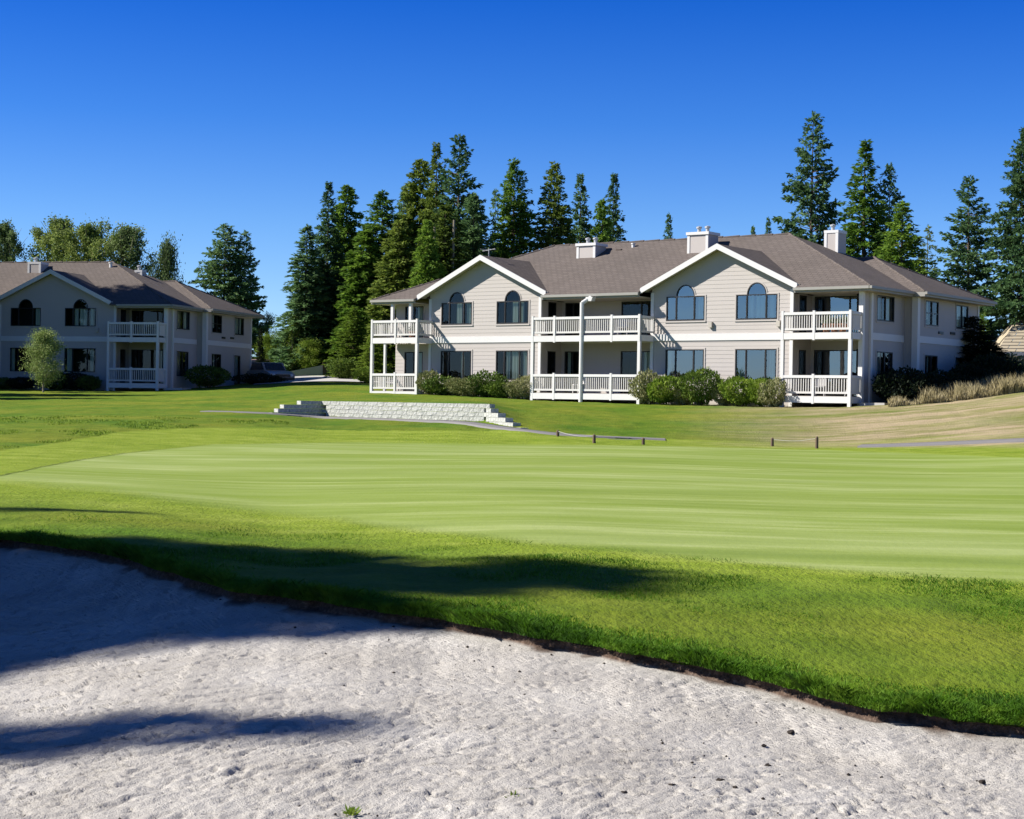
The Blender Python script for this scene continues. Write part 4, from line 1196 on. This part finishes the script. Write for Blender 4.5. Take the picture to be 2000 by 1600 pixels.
BRD = {
 'birch': broad_meshes(21, 12, 3.4, .15, 50, .17, 26000, 1.0, .24),
 'aspen': broad_meshes(22, 12, 2.8, .12, 50, .16, 24000, 1.3, .21),
 'round': broad_meshes(23, 8, 2.6, .10, 34, .17, 15000, .4, .42),
 'thin': broad_meshes(24, 10, 1.9, .1, 26, .2, 3200, 1.2, .35),
}
HB = {'birch': (12, 2.4), 'aspen': (12, 2.0), 'round': (8, 2.9), 'thin': (10, 2.9)}
def broad(u, vtop, Y, hw, kind, leaf, label, bark='pale_bark', group=None, name='leafy_tree'):
    bx, bz = ray(u, vtop); x = bx*Y; zg = float(H(x, Y)); h = bz*Y - zg
    return tree_from(BRD[kind], name, x, Y, zg, hw/FPX*Y/HB[kind][1], h/HB[kind][0], random.uniform(0, 6.28), leaf, bark, label, 'tree', group)
for a in (
 (12, 408, 150, 44, 'aspen', 'aspen', 'leafy tree over the roof at the left picture edge'),
 (118, 398, 150, 62, 'aspen', 'birch', 'yellowing tree with upright twigs behind the shaded building\'s ridge, left of three'),
 (175, 412, 146, 60, 'birch', 'birch', 'golden-green bushy tree at the middle of the three behind the shaded ridge'),
 (248, 414, 150, 64, 'aspen', 'aspen', 'grey-green tree, right of the three behind the shaded ridge'),
 (328, 458, 146, 46, 'round', 'aspen', 'smaller grey-green tree above the shaded building\'s rear roof'),
 (524, 600, 150, 36, 'thin', 'aspen', 'thin pale tree in the gap between the two buildings'),
 (560, 640, 134, 46, 'round', 'light', 'low leafy tree with yellow-green top left of the grove'),
 (572, 606, 127, 30, 'thin', 'light', 'airy light green tree at the left foot of the grove'),
 (606, 660, 126, 40, 'round', 'light', 'low sunlit leafy tree at the foot of the grove over the drive'),
 (522, 650, 132, 34, 'round', 'light', 'rounded green tree directly behind the shaded building\'s corner'),
 (1962, 560, 112, 30, 'thin', 'aspen', 'wispy young tree beyond the tan roof at the right'),
 (1920, 600, 98, 28, 'thin', 'fir', 'small bright green tree behind the dark pine at the building\'s far corner'),
): broad(*a)
# the silvery tree in front of the shaded building
broad(86, 640, 97, 52, 'round', 'willow', 'small bushy silvery-green tree in front of the shaded building', name='small_tree')
# the dark pines at the right
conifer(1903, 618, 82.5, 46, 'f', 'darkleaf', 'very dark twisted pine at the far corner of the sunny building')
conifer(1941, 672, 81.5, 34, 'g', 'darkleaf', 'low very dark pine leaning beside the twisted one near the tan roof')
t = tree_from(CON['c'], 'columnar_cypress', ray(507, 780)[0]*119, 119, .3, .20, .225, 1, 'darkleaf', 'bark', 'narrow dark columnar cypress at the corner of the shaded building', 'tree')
# trees left of the picture that shade the bunker, the lawn and the shaded building
def caster(tx, ty, top_z, dist, kind, r, label):
    d = Vector((-sdir.x, -sdir.y)).normalized()
    x, y = tx - d.x*dist, ty - d.y*dist; z = float(H(x, y)); h = dist*math.tan(SUN_EL) + top_z - z
    tree_from(CON[kind], 'conifer_tree', x, y, z, r/RB[kind], h/20, random.uniform(0, 6), 'fir', 'bark', label, 'tree', 'trees beside the bunker, left of the picture')
for a in (
 (.95, 13.5, -1.4, 19, 'h', 3.8, 'conifer left of the bunker whose shadow crosses the fringe farthest'),
 (-1.2, 14.9, -1.4, 19, 'h', 3.0, 'slim conifer left of the bunker beside the farthest-reaching shadow'),
 (-.6, 11.7, -1.5, 17, 'b', 3.4, 'conifer left of the bunker that shades the upper sand'),
 (-1.9, 13.1, -1.5, 18, 'a', 4.2, 'broad conifer left of the bunker shading the lip'),
 (-2.6, 14.3, -1.4, 16, 'a', 3.4, 'conifer left of the bunker behind its lip'),
 (-4.2, 19.6, -1.4, 21, 'b', 1.8, 'conifer left of the green near its edge'),
 (-.7, 8.8, -1.8, 15, 'b', 2.3, 'young conifer nearest the sand left of the bunker'),
 (-18.0, 92, -.3, 26, 'b', 4.6, 'tall conifer shading the far lawn, nearer row'),
 (-20.5, 87.5, -.3, 26, 'h', 2.4, 'slim conifer shading the far lawn, front of the row'),
): caster(*a)
for x, y, h, lab in ((-37.5, 101.5, 24, 'tall dense conifer at the shaded building\'s left, front one'), (-38.5, 104.5, 25, 'tall dense conifer at the shaded building\'s left, middle one'), (-43, 103, 28, 'tallest dense conifer beyond the shaded building\'s left end')):
    tree_from(CON['f'], 'conifer_tree', x, y, .2, 1.25, h/20, random.uniform(0, 6), 'fir', 'bark', lab, 'tree', 'trees that shade the left building')

# bushes
BSH = [bush_meshes(31), bush_meshes(32, rough=.5), bush_meshes(33, 4200, .11, .6), bush_meshes(34, 5200, .075, .25)]
def bush(u, Y, hw, hh, k, leaf, label, base=None, group=None, name='bush', p=None):
    if p is None:
        x = ray(u, 780)[0]*Y; y = Y
    else: x, y = p[0], p[1]
    z = float(H(x, y)) if base is None else base
    t = empty(name, (x, y, z-.05), random.uniform(0, 6.28)); w = hw*1.15; t.scale = (w, w, hh/1.3)
    tag(t, label, 'bush', group)
    for n_, me, mt in (('stem', BSH[k][0], 'bark'), ('foliage', BSH[k][1], leaf)):
        if not me.materials: me.materials.append(None)
        o = bpy.data.objects.new(n_, me); COL.objects.link(o); o.parent = t
        o.material_slots[0].link = 'OBJECT'; o.material_slots[0].material = M[mt]
def mb(x, t, hw, hh, k, leaf, label): bush(0, 0, hw, hh, k, leaf, label, p=on_main(x, t), group='shrubs along the sunny building')
mb(-23.6, .35, .55, 1.35, 1, 'tanleaf', 'brownish shrub beside the left balcony, first in the left bed')
mb(-22.7, .2, .7, 1.0, 2, 'bushleaf', 'low green shrub, second from the left balcony in the left bed')
mb(-21.7, .3, .66, 1.1, 0, 'tanleaf', 'dry-flowered round shrub under the left lower window, its left one')
mb(-20.8, .2, .75, 1.05, 1, 'tanleaf', 'dry-flowered round shrub between the two lower windows of the left wing')
mb(-19.9, .3, .75, 1.3, 2, 'bushleaf', 'dark green taller shrub at the middle of the left bed')
mb(-18.9, .2, .75, 1.05, 0, 'bushleaf', 'green shrub below the right lower window of the left wing')
mb(-18.0, .25, .62, 1.2, 3, 'tanleaf', 'straw-coloured shrub near the middle balconies')
mb(-17.4, .35, .5, 1.3, 1, 'tanleaf', 'straw-coloured shrub touching the middle balconies')
mb(-10.15, -.05, .62, 1.55, 2, 'tanleaf', 'straw-coloured shrub right against the middle balconies\' right post')
mb(-9.3, -.2, .85, 1.6, 0, 'light', 'bright green rounded shrub, second in the right bed')
mb(-8.3, .1, .5, 1.0, 1, 'tanleaf', 'pale dry shrub squeezed between the two greenest ones')
mb(-7.35, -.1, .95, 2.1, 3, 'bushleaf', 'largest dark green round shrub below the right gable')
mb(-6.2, .1, .5, 1.2, 1, 'tanleaf', 'pale flowering shrub just right of the largest round shrub')
mb(-5.3, -.1, .85, 1.6, 0, 'light', 'clipped light green shrub below the right lower window')
mb(-4.3, .0, .6, 1.5, 0, 'light', 'light green shrub second from the right-hand balconies')
mb(-3.55, -.15, .5, 1.3, 2, 'tanleaf', 'grey dry shrub against the right-hand balconies\' left post')
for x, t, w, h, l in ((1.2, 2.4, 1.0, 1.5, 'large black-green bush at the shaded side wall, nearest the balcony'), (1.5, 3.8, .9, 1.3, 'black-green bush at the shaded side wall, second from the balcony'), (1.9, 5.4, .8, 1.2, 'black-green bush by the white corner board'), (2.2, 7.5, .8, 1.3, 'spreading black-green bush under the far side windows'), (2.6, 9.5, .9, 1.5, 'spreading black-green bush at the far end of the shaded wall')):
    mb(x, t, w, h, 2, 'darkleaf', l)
def lb(x, t, hw, hh, k, leaf, label): bush(0, 0, hw, hh, k, leaf, label, p=on_left(x, t), group='shrubs along the shaded building')
lb(1.7, 3.4, 1.25, 1.75, 3, 'bushleaf', 'big round dark bush at the corner of the shaded building')
lb(3.4, 7.5, 1.1, .7, 2, 'darkleaf', 'low dark bush on the bank behind the big round one')
for i, (x, w, h, lf, l) in enumerate(((-4.6, .7, 1.1, 'olive', 'squat olive bush beside the shaded balcony'), (-5.7, .75, 1.2, 'darkleaf', 'dark bush second from the shaded balcony'), (-6.9, .8, 1.15, 'olive', 'olive bush right of the silvery tree'), (-9.3, .8, 1.0, 'darkleaf', 'dark bush left of the silvery tree'), (-10.6, .9, .9, 'olive', 'low olive bush at the left picture edge'))):
    lb(x, .3, w, h, i % 4, lf, l)
for u, Y, hw, hh, k, lf, l in ((716, 106, .7, 1.2, 0, 'light', 'small light green bush at the drive\'s edge beside the sunny building'), (670, 112, .9, 1.5, 1, 'bushleaf', 'green bush at the foot of the light conifer'), (1975, 84, 1.1, 1.3, 2, 'tanleaf', 'brown-green scrub below the tan-roofed house'), (1925, 83, .9, 1.0, 1, 'tanleaf', 'dry scrub under the dark pines'), (1753, 72.5, .22, .55, 3, 'drygrass', 'small pale upright clump at the near end of the dry grass')):
    bush(u, Y, hw, hh, k, lf, l)
# plants on the upper right balcony
for i, x in enumerate((-1.35, -.95, -.55)):
    potted(on_main(x, .3, 3.19), ('potted plant with pale leaves on the sunny upper balcony, nearest the middle post', 'potted plant between two others on the sunny upper balcony', 'potted plant nearest the outer corner of the sunny upper balcony')[i], 'aspen', 1.3)
potted(on_main(-24.9, .35, 3.19), 'potted plant on the far left upper balcony', 'aspen', 1.1)

# ------------------------------------------------------------------ grass blades
def blades(name, x, y, z, h, w, mat, lean=.35, label=None, cat=None):
    n = len(x); az = rng.uniform(0, 2*math.pi, n); la = rng.uniform(0, 2*math.pi, n); ln = rng.uniform(0, lean, n)
    dx, dy = np.cos(az)*w/2, np.sin(az)*w/2; tx, ty = np.cos(la)*ln*h, np.sin(la)*ln*h
    V = np.stack([np.stack([x-dx, y-dy, z], 1), np.stack([x+dx, y+dy, z], 1), np.stack([x+dx*.7+tx*.35, y+dy*.7+ty*.35, z+h*.55], 1),
                  np.stack([x+tx, y+ty, z+h*.97], 1), np.stack([x-dx*.7+tx*.35, y-dy*.7+ty*.35, z+h*.55], 1)], 1).reshape(-1, 3)
    k = np.arange(n)*5
    me = bpy.data.meshes.new(name); F_ = np.stack([k, k+1, k+2, k+3, k+4], 1)
    me = np_mesh(name, V, F_); o = link_mesh(name, me, M[mat]); tag(o, label, cat, kind='stuff'); return o
# turf hanging over the bunker edge
n = 95000
x = rng.uniform(-9, 4.6, n); t = rng.exponential(.12, n) - .07
y = lip(x) + t
z = H(x, y) - .02 - .5*np.clip(-t, 0, .1)
h = (.022 + .045*sst(.35, .75, fbm(x*3.6, y*3.6, 3, 91)))*np.exp(-np.clip(t, 0, 9)*.7)*rng.uniform(.5, 1.5, n)
blades('fringe_grass', x, y, z, h, .007, 'blade', 1.5, 'longer ragged grass hanging over the bunker edge', 'grass')
n = 300000
yy = np.exp(rng.uniform(math.log(8.3), math.log(19), n)); aa = rng.uniform(-.36, .36, n); x = aa*yy; y = yy
k = (y > lip(x)+.02); x, y = x[k], y[k]; z = H(x, y)
gg, ap, _ = masks(x, y, z); k = rng.random(len(x)) > gg*1.2 + sst(14, 19, y)*.8; x, y, z, gg = x[k], y[k], z[k], gg[k]
z += .05*(fbm(x*.7, y*.35, 3, 3)-.5) + .035*(fbm(x*3, y*1.6, 3, 8)-.5) - .012
patch = fbm(x*1.1, y*1.1, 3, 92)
h = (.010 + .022*sst(.35, .7, patch))*rng.uniform(.5, 1.5, len(x))
blades('lawn_grass', x, y, z, h, .006, 'blade', 1.2, 'short thick rough grass between the bunker and the green', 'grass')
# tall dry grass on the bank
n = 26000
u = rng.uniform(1735, 2150, n); vb = np.interp(u, [1735, 1800, 1900, 2000, 2150], [796, 789, 776, 766, 752])
Yb = np.interp(u, [1735, 1850, 2000, 2150], [71.8, 71.8, 71.5, 71]); y = Yb + rng.uniform(0, 1, n)**1.4*9
x = (u-1000)/FPX*y; z = H(x, y)
cl = fbm(x*1.3, y*1.3, 3, 95); k = rng.random(n) < .25+cl*1.1; x, y, z, cl, u = x[k], y[k], z[k], cl[k], u[k]
h = (.18 + .52*sst(.35, .7, cl))*rng.uniform(.5, 1.2, len(x))*np.interp(u, [1735, 1800], [.5, 1])
blades('dry_grass', x, y, z-.03, h, .035, 'drygrass', .5, 'tall straw-coloured grass on the bank beside the sunny building', 'grass')
# rough grass tussocks on the left mound
n = 30000
y = rng.uniform(40, 64, n); a = rng.uniform(-.34, -.13, n); x = a*y; z = H(x, y); gg, ap, _ = masks(x, y, z); tus = fbm(x*.8, y*.5, 3, 97)
k = (gg < .2) & (ap < .4) & (tus > .56); x, y, z, tus = x[k], y[k], z[k], tus[k]
blades('tussock_grass', x, y, z, .04+.10*(tus-.5), .03, 'light', .8, 'lumpy longer grass on the mound left of the green', 'grass')

# weeds, clods and stones on the sand
def sand_at(u, v):
    Y = np.linspace(5.5, 16, 900); bx, bz = ray(u, v); x = bx*Y
    ly = lip_on(x/(Y+PIV)); z = sand_z(x, Y, ly); k = int(np.argmax(z >= bz*Y))
    return float(x[k]), float(Y[k]), float(z[k])
def clump(name, u, v, r, hgt, mat, label, cat, n=60, leaf=.04):
    x, y, z = sand_at(u, v); d = rng.normal(size=(n, 3)); d /= np.linalg.norm(d, axis=1)[:, None]; d[:, 2] = abs(d[:, 2])
    P = d*[r, r, hgt]*rng.uniform(.1, .8, (n, 1)); P[:, 2] += 0
    o = link_mesh(name, leaf_cards(P, rng.uniform(.6, 1.3, n)*leaf, 3.2, d + rng.normal(0, .3, d.shape) + [0, 0, .5], name), M[mat], None, (x, y, z-.005)); tag(o, label, cat)
clump('weed', 686, 1592, .035, .03, 'light', 'small bright green weed in the sand at the bottom of the picture', 'weed', 60, .03)
clump('weed', 1003, 1562, .04, .02, 'olive', 'flat faded weed in the sand right of the bright green weed', 'weed', 40, .03)
clump('weed', 1645, 1375, .10, .05, 'light', 'creeping green weed on the sand just below the bunker edge', 'weed', 110, .05)
clump('weed', 1205, 1262, .12, .09, 'blade', 'leafy tuft hanging from the bunker edge', 'weed', 160, .05)
clump('weed', 75, 1072, .10, .09, 'blade', 'grass tuft over the shaded bunker edge', 'weed', 120, .06)
clump('weed', 1040, 1550, .02, .02, 'olive', 'tiny weed speck in the sand above the faded weed', 'weed', 20, .02)
def clod(u, v, s, label, sq=.45):
    x, y, z = sand_at(u, v); r = random.Random(u); import bmesh
    bm = bmesh.new(); bmesh.ops.create_icosphere(bm, subdivisions=2, radius=1)
    for q in bm.verts:
        c = q.co; k = 1 + .35*math.sin(c.x*3+u)*math.cos(c.y*4+v) + r.uniform(-.12, .12); q.co = Vector((c.x*s*k*.6, c.y*s*.55*k, c.z*s*sq*k*.8))
    me = bpy.data.meshes.new('soil_clod'); bm.to_mesh(me); bm.free()
    o = link_mesh('soil_clod', me, M['soil'], None, (x, y, z+s*.1), r.uniform(-.5, .5)); tag(o, label, 'clod', 'dark clods lying on the sand')
M['soil'] = paint('dark_soil', (.045, .035, .028), .95, .3, 9, .5)
for u, v, s, l in ((1312, 1538, .030, 'dark angular clod alone in the right half of the sand near the bottom'), (1407, 1528, .032, 'dark lumpy clod right of the angular one'), (1218, 1552, .024, 'dark flat clod left of the angular one'),
                   (1545, 1433, .032, 'dark clod topmost of the loose group below the bunker edge'), (1492, 1458, .020, 'small dark clod left in the loose group below the edge'), (1500, 1497, .024, 'dark clod lowest in the loose group below the edge'),
                   (1084, 1432, .022, 'small dark clod in the middle of the sand'), (1920, 1530, .028, 'dark clod near the right picture edge'), (1722, 1520, .014, 'tiny dark clod between the loose group and the right edge'), (1436, 1540, .018, 'small clod just right of the lumpy one')):
    clod(u, v, s, l)
n = 900
x = rng.uniform(-3.5, 3.5, n); y = rng.uniform(6.6, 13, n); k = y < lip(x)-.05; x, y = x[k], y[k]
V = []; F_ = []
bx_ = x/(y+PIV); ly = lip_on(bx_); z = sand_z(x, y, ly)
for i in range(len(x)):
    s = .003 + .009*random.random()**3; b = len(V)
    for dx, dy, dz in ((1, 0, 0), (0, 1, 0), (-1, 0, 0), (0, -1, 0), (0, 0, .7), (0, 0, -.7)): V.append((x[i]+dx*s*random.uniform(.6, 1.3), y[i]+dy*s*random.uniform(.6, 1.3), z[i]+.004+dz*s))
    for a, c in ((0, 1), (1, 2), (2, 3), (3, 0)): F_ += [(b+a, b+c, b+4), (b+c, b+a, b+5)]
o = link_mesh('pebbles', np_mesh('pebbles', V, F_), M['soil']); tag(o, 'small dark grit scattered over the sand', 'pebbles', kind='stuff')

# ------------------------------------------------------------------ parked car, garage and house in the background
def car(loc, rz, label, paintc):
    c = empty('parked_car', loc, rz); tag(c, label, 'car')
    b = MB(); prof = [(-2.2, .35), (-2.25, .75), (-1.6, .92), (-1.0, .98), (2.1, .98), (2.2, .8), (2.15, .35)]
    b.prism([(-.85, y, z) for y, z in prof], (1.7, 0, 0)); b.build('body', M[paintc], c, recalc=True)
    cab = [(-.95, .98), (-.35, 1.52), (1.45, 1.55), (2.0, .98)]
    MB().prism([(-.74, y, z) for y, z in cab], (1.48, 0, 0)).build('cabin', M[paintc], c, recalc=True)
    MB().prism([(-.66, -.93+.0, 1.02), (.66, -.93, 1.02), (.60, -.42, 1.47), (-.60, -.42, 1.47)], (0, -.03, .01)).build('windscreen', M['glass_dark'], c, recalc=True)
    for s in (-1, 1):
        MB().prism([(s*.745, -.75, 1.03), (s*.745, 1.75, 1.03), (s*.745, 1.35, 1.46), (s*.745, -.35, 1.46)], (s*.012, 0, 0)).build('side_window', M['glass_dark'], c, recalc=True)
        MB().lathe(0, 0, [(.09, 0), (.10, .04), (.05, .05)], 10).build('headlight', M['trim'], c, (s*.62, -2.24, .68)).rotation_euler = (math.pi/2, 0, 0)
        for y in (-1.4, 1.4):
            w = MB().lathe(0, 0, [(.33, -.1), (.35, -.06), (.35, .06), (.33, .1)], 18).build('wheel', M['tire'], c, (s*.78, y, .35)); w.rotation_euler = (0, math.pi/2, 0)
            MB().lathe(0, 0, [(.2, .1), (.2, .112)], 12).build('rim', M['metal'], w)
    MB().box(-.8, .8, -2.33, -2.2, .36, .52).build('bumper', M['black'], c); MB().box(-.5, .5, -2.29, -2.24, .58, .72).build('radiator_grille', M['black'], c)
def dark_glass():
    m = NT('car_glass'); m.color((.01, .012, .016)); m.rough(.05); m.b.inputs['Specular IOR Level'].default_value = .8; return m.m
M['glass_dark'] = dark_glass()
M['carpaint'] = paint('pale_car_paint', (.36, .33, .31), .3, .03); M['carpaint2'] = paint('rosy_car_paint', (.35, .25, .24), .3, .03)
def at(u, Y, dz=0):
    x = ray(u, 780)[0]*Y; return (x, Y, float(H(x, Y))+dz)
car(at(527, 113, -.25), .5, 'grey parked car in shade at the end of the drive between the buildings', 'carpaint')
car(at(492, 121, .0), -.2, 'rosy parked car mostly hidden behind the shaded building\'s corner', 'carpaint2')

def tiles():
    return shingles_tan('tan_roof_boards')
def shingles_tan(name):
    m = NT(name); v = m.coord(); n1 = m.noise(v, .8, 4); n2 = m.noise(m.coord((.4, 3, 3)), 3, 4)
    m.color(m.mix(m.math('MULTIPLY', m.math('ADD', n1, n2), .5), (.20, .165, .11), (.50, .43, .31))); m.rough(.9); m.bump(n2, .5, .03); return m.m
M['tan'] = tiles()
gr = empty('garage_building', (ray(560, 780)[0]*131, 131, -.3), -.1); tag(gr, 'low garage with brown hipped roof behind the drive between the buildings', 'garage')
MB().box(-3.2, 3.6, 0, 6, 0, 1.75).build('wall', M['concrete'], gr)
MB().box(-1.6, 1.0, -.04, 0, 0, 1.5).build('garage_door', M['trim_old'], gr)
for k in range(4): MB().box(-1.58, .98, -.07, -.041, .05+k*.37, .38+k*.37).build('panel', M['trim_old'], gr)
for pts in (((-3.7, -.4, 1.75), (4.1, -.4, 1.75), (1.2, 3, 2.9), (-1.4, 3, 2.9)), ((4.1, -.4, 1.75), (4.1, 6.4, 1.75), (1.2, 3, 2.9)), ((4.1, 6.4, 1.75), (-3.7, 6.4, 1.75), (-1.4, 3, 2.9), (1.2, 3, 2.9)), ((-3.7, 6.4, 1.75), (-3.7, -.4, 1.75), (-1.4, 3, 2.9))):
    MB().prism(pts, (0, 0, -.12)).build('roof', M['roof_f'], gr, recalc=True)
lw = empty('drive_wall', (ray(606, 780)[0]*124, 124, .55), .15); tag(lw, 'low concrete wall with a sloping top and dark gatepost beside the drive', 'wall')
MB().prism([(-3.0, 0, 0), (1.0, 0, 0), (1.0, 0, 1.85), (-1.4, 0, 1.35), (-3.0, 0, 1.1)], (0, .3, 0)).build('coping_wall', M['concrete'], lw, recalc=True)
MB().box(.85, 1.2, -.08, .35, 0, 2.0).build('gatepost', M['door'], lw)
MB().box(1.2, 3.3, .1, .4, .9, 1.7).build('side_wall', M['concrete'], lw); MB().box(1.2, 3.3, .15, .35, 0, .9).build('painted_opening', M['black'], lw)  # no hole here: a solid black box paints the dark of an opening

hb = empty('tan_roof_house', (0, 0, 0)); tag(hb, 'low house with sunlit tan roof and white wall at the right picture edge', 'house')
Yh = 96.
def hp(u, v, Y=Yh): bx, bz = ray(u, v); return Vector((bx*Y, Y, bz*Y))
e0, e1 = hp(1946, 688), hp(2200, 690); r0, r1 = hp(1986, 622, Yh+4), hp(2200, 618, Yh+4)
N = 11
for i in range(N):
    a0_, a1_ = e0.lerp(r0, i/N), e0.lerp(r0, (i+1.12)/N); c0_, c1_ = e1.lerp(r1, i/N), e1.lerp(r1, (i+1.12)/N)
    mm = 7
    for k in range(mm):
        o_ = .0 if i % 2 == 0 else .07
        f0, f1 = min(1, max(0, k/mm-o_)), min(1, (k+1)/mm-o_ if k < mm-1 else 1)
        p = [a0_.lerp(c0_, f0+.003), a0_.lerp(c0_, f1-.003), a1_.lerp(c1_, f1-.003), a1_.lerp(c1_, f0+.003)]
        p[0] += Vector((0, 0, .05)); p[1] += Vector((0, 0, .05))
        MB().prism([tuple(q) for q in p], (0, 0, -.045)).build('roof_board', M['tan'], hb, recalc=True)
MB().prism([tuple(e0), tuple(r0), (e0.x+1.0, Yh+8, e0.z)], (0, 0, -.1)).build('roof', M['tan'], hb, recalc=True)
MB().box(e0.x+.4, e1.x, Yh+.5, Yh+7.5, e0.z-2.2, e0.z-.02).build('wall', M['trim'], hb)
MB().box(e0.x, e1.x, Yh-.06, Yh-.01, e0.z-.2, e0.z).build('fascia', M['trim_old'], hb)
w = empty('window', (e0.x+2.4, Yh+.47, e0.z-1.5)); w.parent = hb
MB().box(-.5, .5, -.03, .02, 0, .9).build('window_frame', M['dark_frame'], w)
for k in range(6):
    bush(1958+k*14, 93.5, .55, .9, k % 4, 'tanleaf' if k % 2 else 'olive', ('brown flowering shrub against the white wall of the tan-roofed house, its corner one', 'olive shrub second along the white wall of the tan-roofed house', 'brown shrub third along the white wall of the tan-roofed house', 'olive shrub fourth along that white wall', 'brown shrub fifth along that white wall', 'olive shrub last along that white wall')[k])
